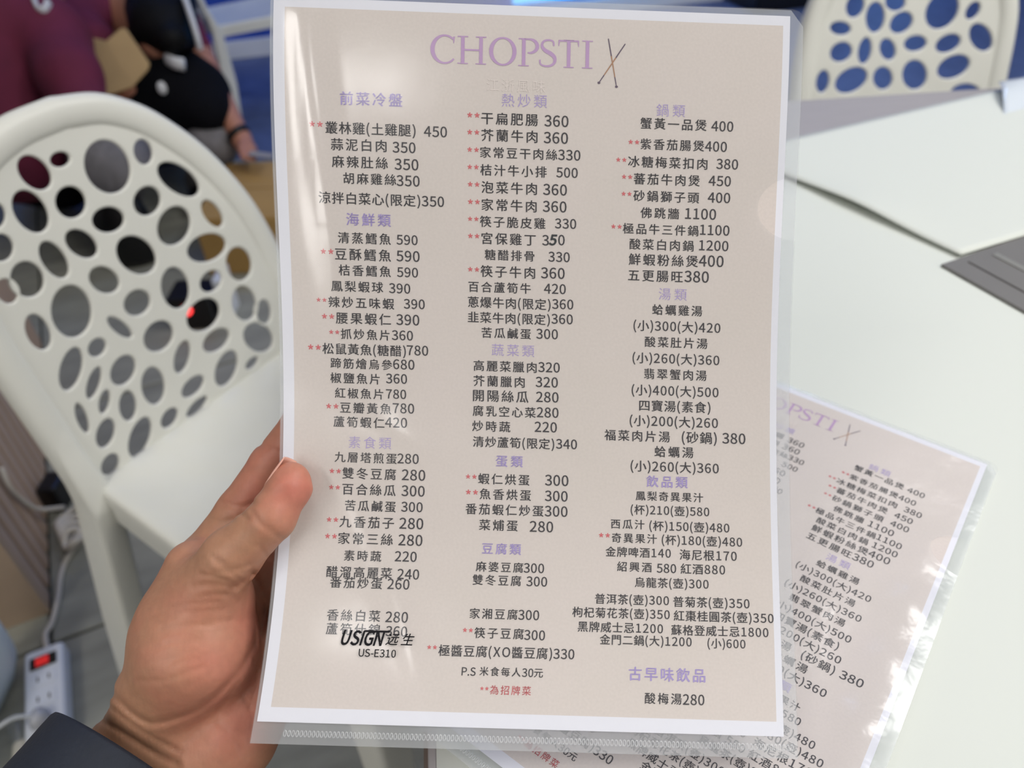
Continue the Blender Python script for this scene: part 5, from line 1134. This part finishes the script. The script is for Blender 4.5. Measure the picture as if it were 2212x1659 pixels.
# cardboard piece held between them, box on the floor, card in the hand
def slab(name, pts, d, th, m, label, cat):
    P = [at(*q) for q in pts]; n = np.cross(P[1] - P[0], P[2] - P[0]); n /= np.linalg.norm(n)
    if n @ (CAM - P[0]) < 0: n = -n
    k = len(P); vs = P + [p - n * th for p in P]
    fs = [tuple(range(k)), tuple(range(2 * k - 1, k - 1, -1))] + [(i, (i + 1) % k, k + (i + 1) % k, k + i) for i in range(k)]
    o = MB().add(vs, fs).build(name, m, bevel=.001, seg=1); return tag(o, label, cat)
slab('cardboard_sheet', [(262, 60, 2.02), (272, 62, 2.02), (322, 136, 2.02), (318, 150, 2.02), (284, 188, 2.02), (205, 215, 2.02), (190, 120, 2.02)], 2.02, .006, M_CARD, 'brown cardboard sheet held upright between the two people', 'cardboard')
slab('cardboard_flap', [(172, 76, 2.07), (225, 86, 2.07), (235, 120, 2.07), (205, 225, 2.07), (190, 140, 2.07)], 2.07, .006, M_CARD, 'smaller brown cardboard flap behind the held sheet', 'cardboard')
bc = onz(625, 405, .16)
bx = empty('cardboard_box', (bc[0], bc[1], 0), 'low brown cardboard box on the floor under the reaching hand', 'box')
MB().box((bc[0], bc[1], .08), .42, .34, .155).build('carton', M_BOX, bx, bevel=.003)
MB().box((bc[0], bc[1] - .085, .160), .42, .165, .003).build('flap', M_BOX, bx)
MB().box((bc[0], bc[1] + .085, .1605), .42, .165, .003).build('flap', M_BOX, bx)
cp_ = at(566, 332, 2.09)
tag(MB().frame_box(cp_ - np.array([.035, .01, 0]), (.062, -.012, -.006), (.006, .018, .004), (0, -.002, .003)).build('paper_card', M_GREYCARD), 'white paper card under the fingers of the reaching hand', 'card')
# things behind the chair back, glimpsed through its holes
tb = onz(292, 560, 0)
bag = MB().tube([(tb[0], tb[1], .003), (tb[0], tb[1], .02), (tb[0], tb[1], .12), (tb[0] + .01, tb[1], .19), (tb[0] + .02, tb[1], .215)], [(.07, .05), (.085, .06), (.085, .055), (.06, .035), (.02, .012)], 18).build('shoulder_bag', M_BLACK, None, True)
tag(bag, 'black bag on the floor glimpsed through the middle hole of the left chair', 'bag')
tr_ = onz(436, 690, 0)
dk = empty('extension_reel', (tr_[0], tr_[1], 0), 'black device with a red lamp on the floor behind the left chair back', 'device')
MB().box((tr_[0], tr_[1], .045), .10, .09, .088).build('housing', M_BLACK, dk, bevel=.008)
MB().tube([(tr_[0] - .005, tr_[1] - .046, .06), (tr_[0] - .005, tr_[1] - .052, .06)], .013, 14).build('lamp', mat('red_lamp', srgb(200, 30, 30), .3, emit=(1, .05, .05), estr=2.5), dk, True, 'glowing red lamp')
MB().box((tr_[0] + .07, tr_[1] + .02, .06), .02, .08, .118).build('side_plate', M_STRIP, dk, bevel=.004)
# black cabinet and glowing blue panel at the back
def on_wall(px, py, z=0.0):
    r = M @ np.array([(px - 1106) / FOC, (py - 829.5) / FOC, 1.0]); q = CAM + r * (((wb0 - CAM) @ wn) / (r @ wn)); return q
wq = wb0 + wd * ((on_wall(1640, 10) - wb0) @ wd)
cab = empty('black_cabinet', tuple(wq + wn * .2), 'tall black cabinet against the blue wall, seen between the menu and the right chair', 'cabinet')
MB().frame_box(wq - wd * .24 + wn * .03 + np.array([0, 0, .0021]), wd * .52, wn * .30, (0, 0, 1.0)).build('carcass', M_BLACK, cab, bevel=.004)
MB().frame_box(wq - wd * .23 + wn * .33 + np.array([0, 0, .03]), wd * .50, wn * .012, (0, 0, .94)).build('cabinet_door', M_BLACK, cab, bevel=.002)
def panel_on_wall(px, w, z0, h, m, label):
    q = wb0 + wd * ((on_wall(px, 0) - wb0) @ wd) + np.array([0, 0, z0])
    tag(MB().frame_box(q - wd * w / 2 + wn * .03, wd * w, wn * .03, (0, 0, h)).build('light_panel', m, bevel=.004), label, 'light panel')
panel_on_wall(1270, .80, .10, .6, mat('blue_glow', srgb(60, 160, 220), .4, emit=(.10, .45, .9), estr=2.2), 'glowing blue light panel low on the back wall behind the menu')
panel_on_wall(1905, .50, .12, .7, mat('pale_blue_glow', srgb(110, 160, 230), .4, emit=(.2, .42, .95), estr=1.6), 'glowing pale blue light panel on the back wall behind the right chair')

bpy.data.objects.remove(_o); bpy.data.curves.remove(_c)
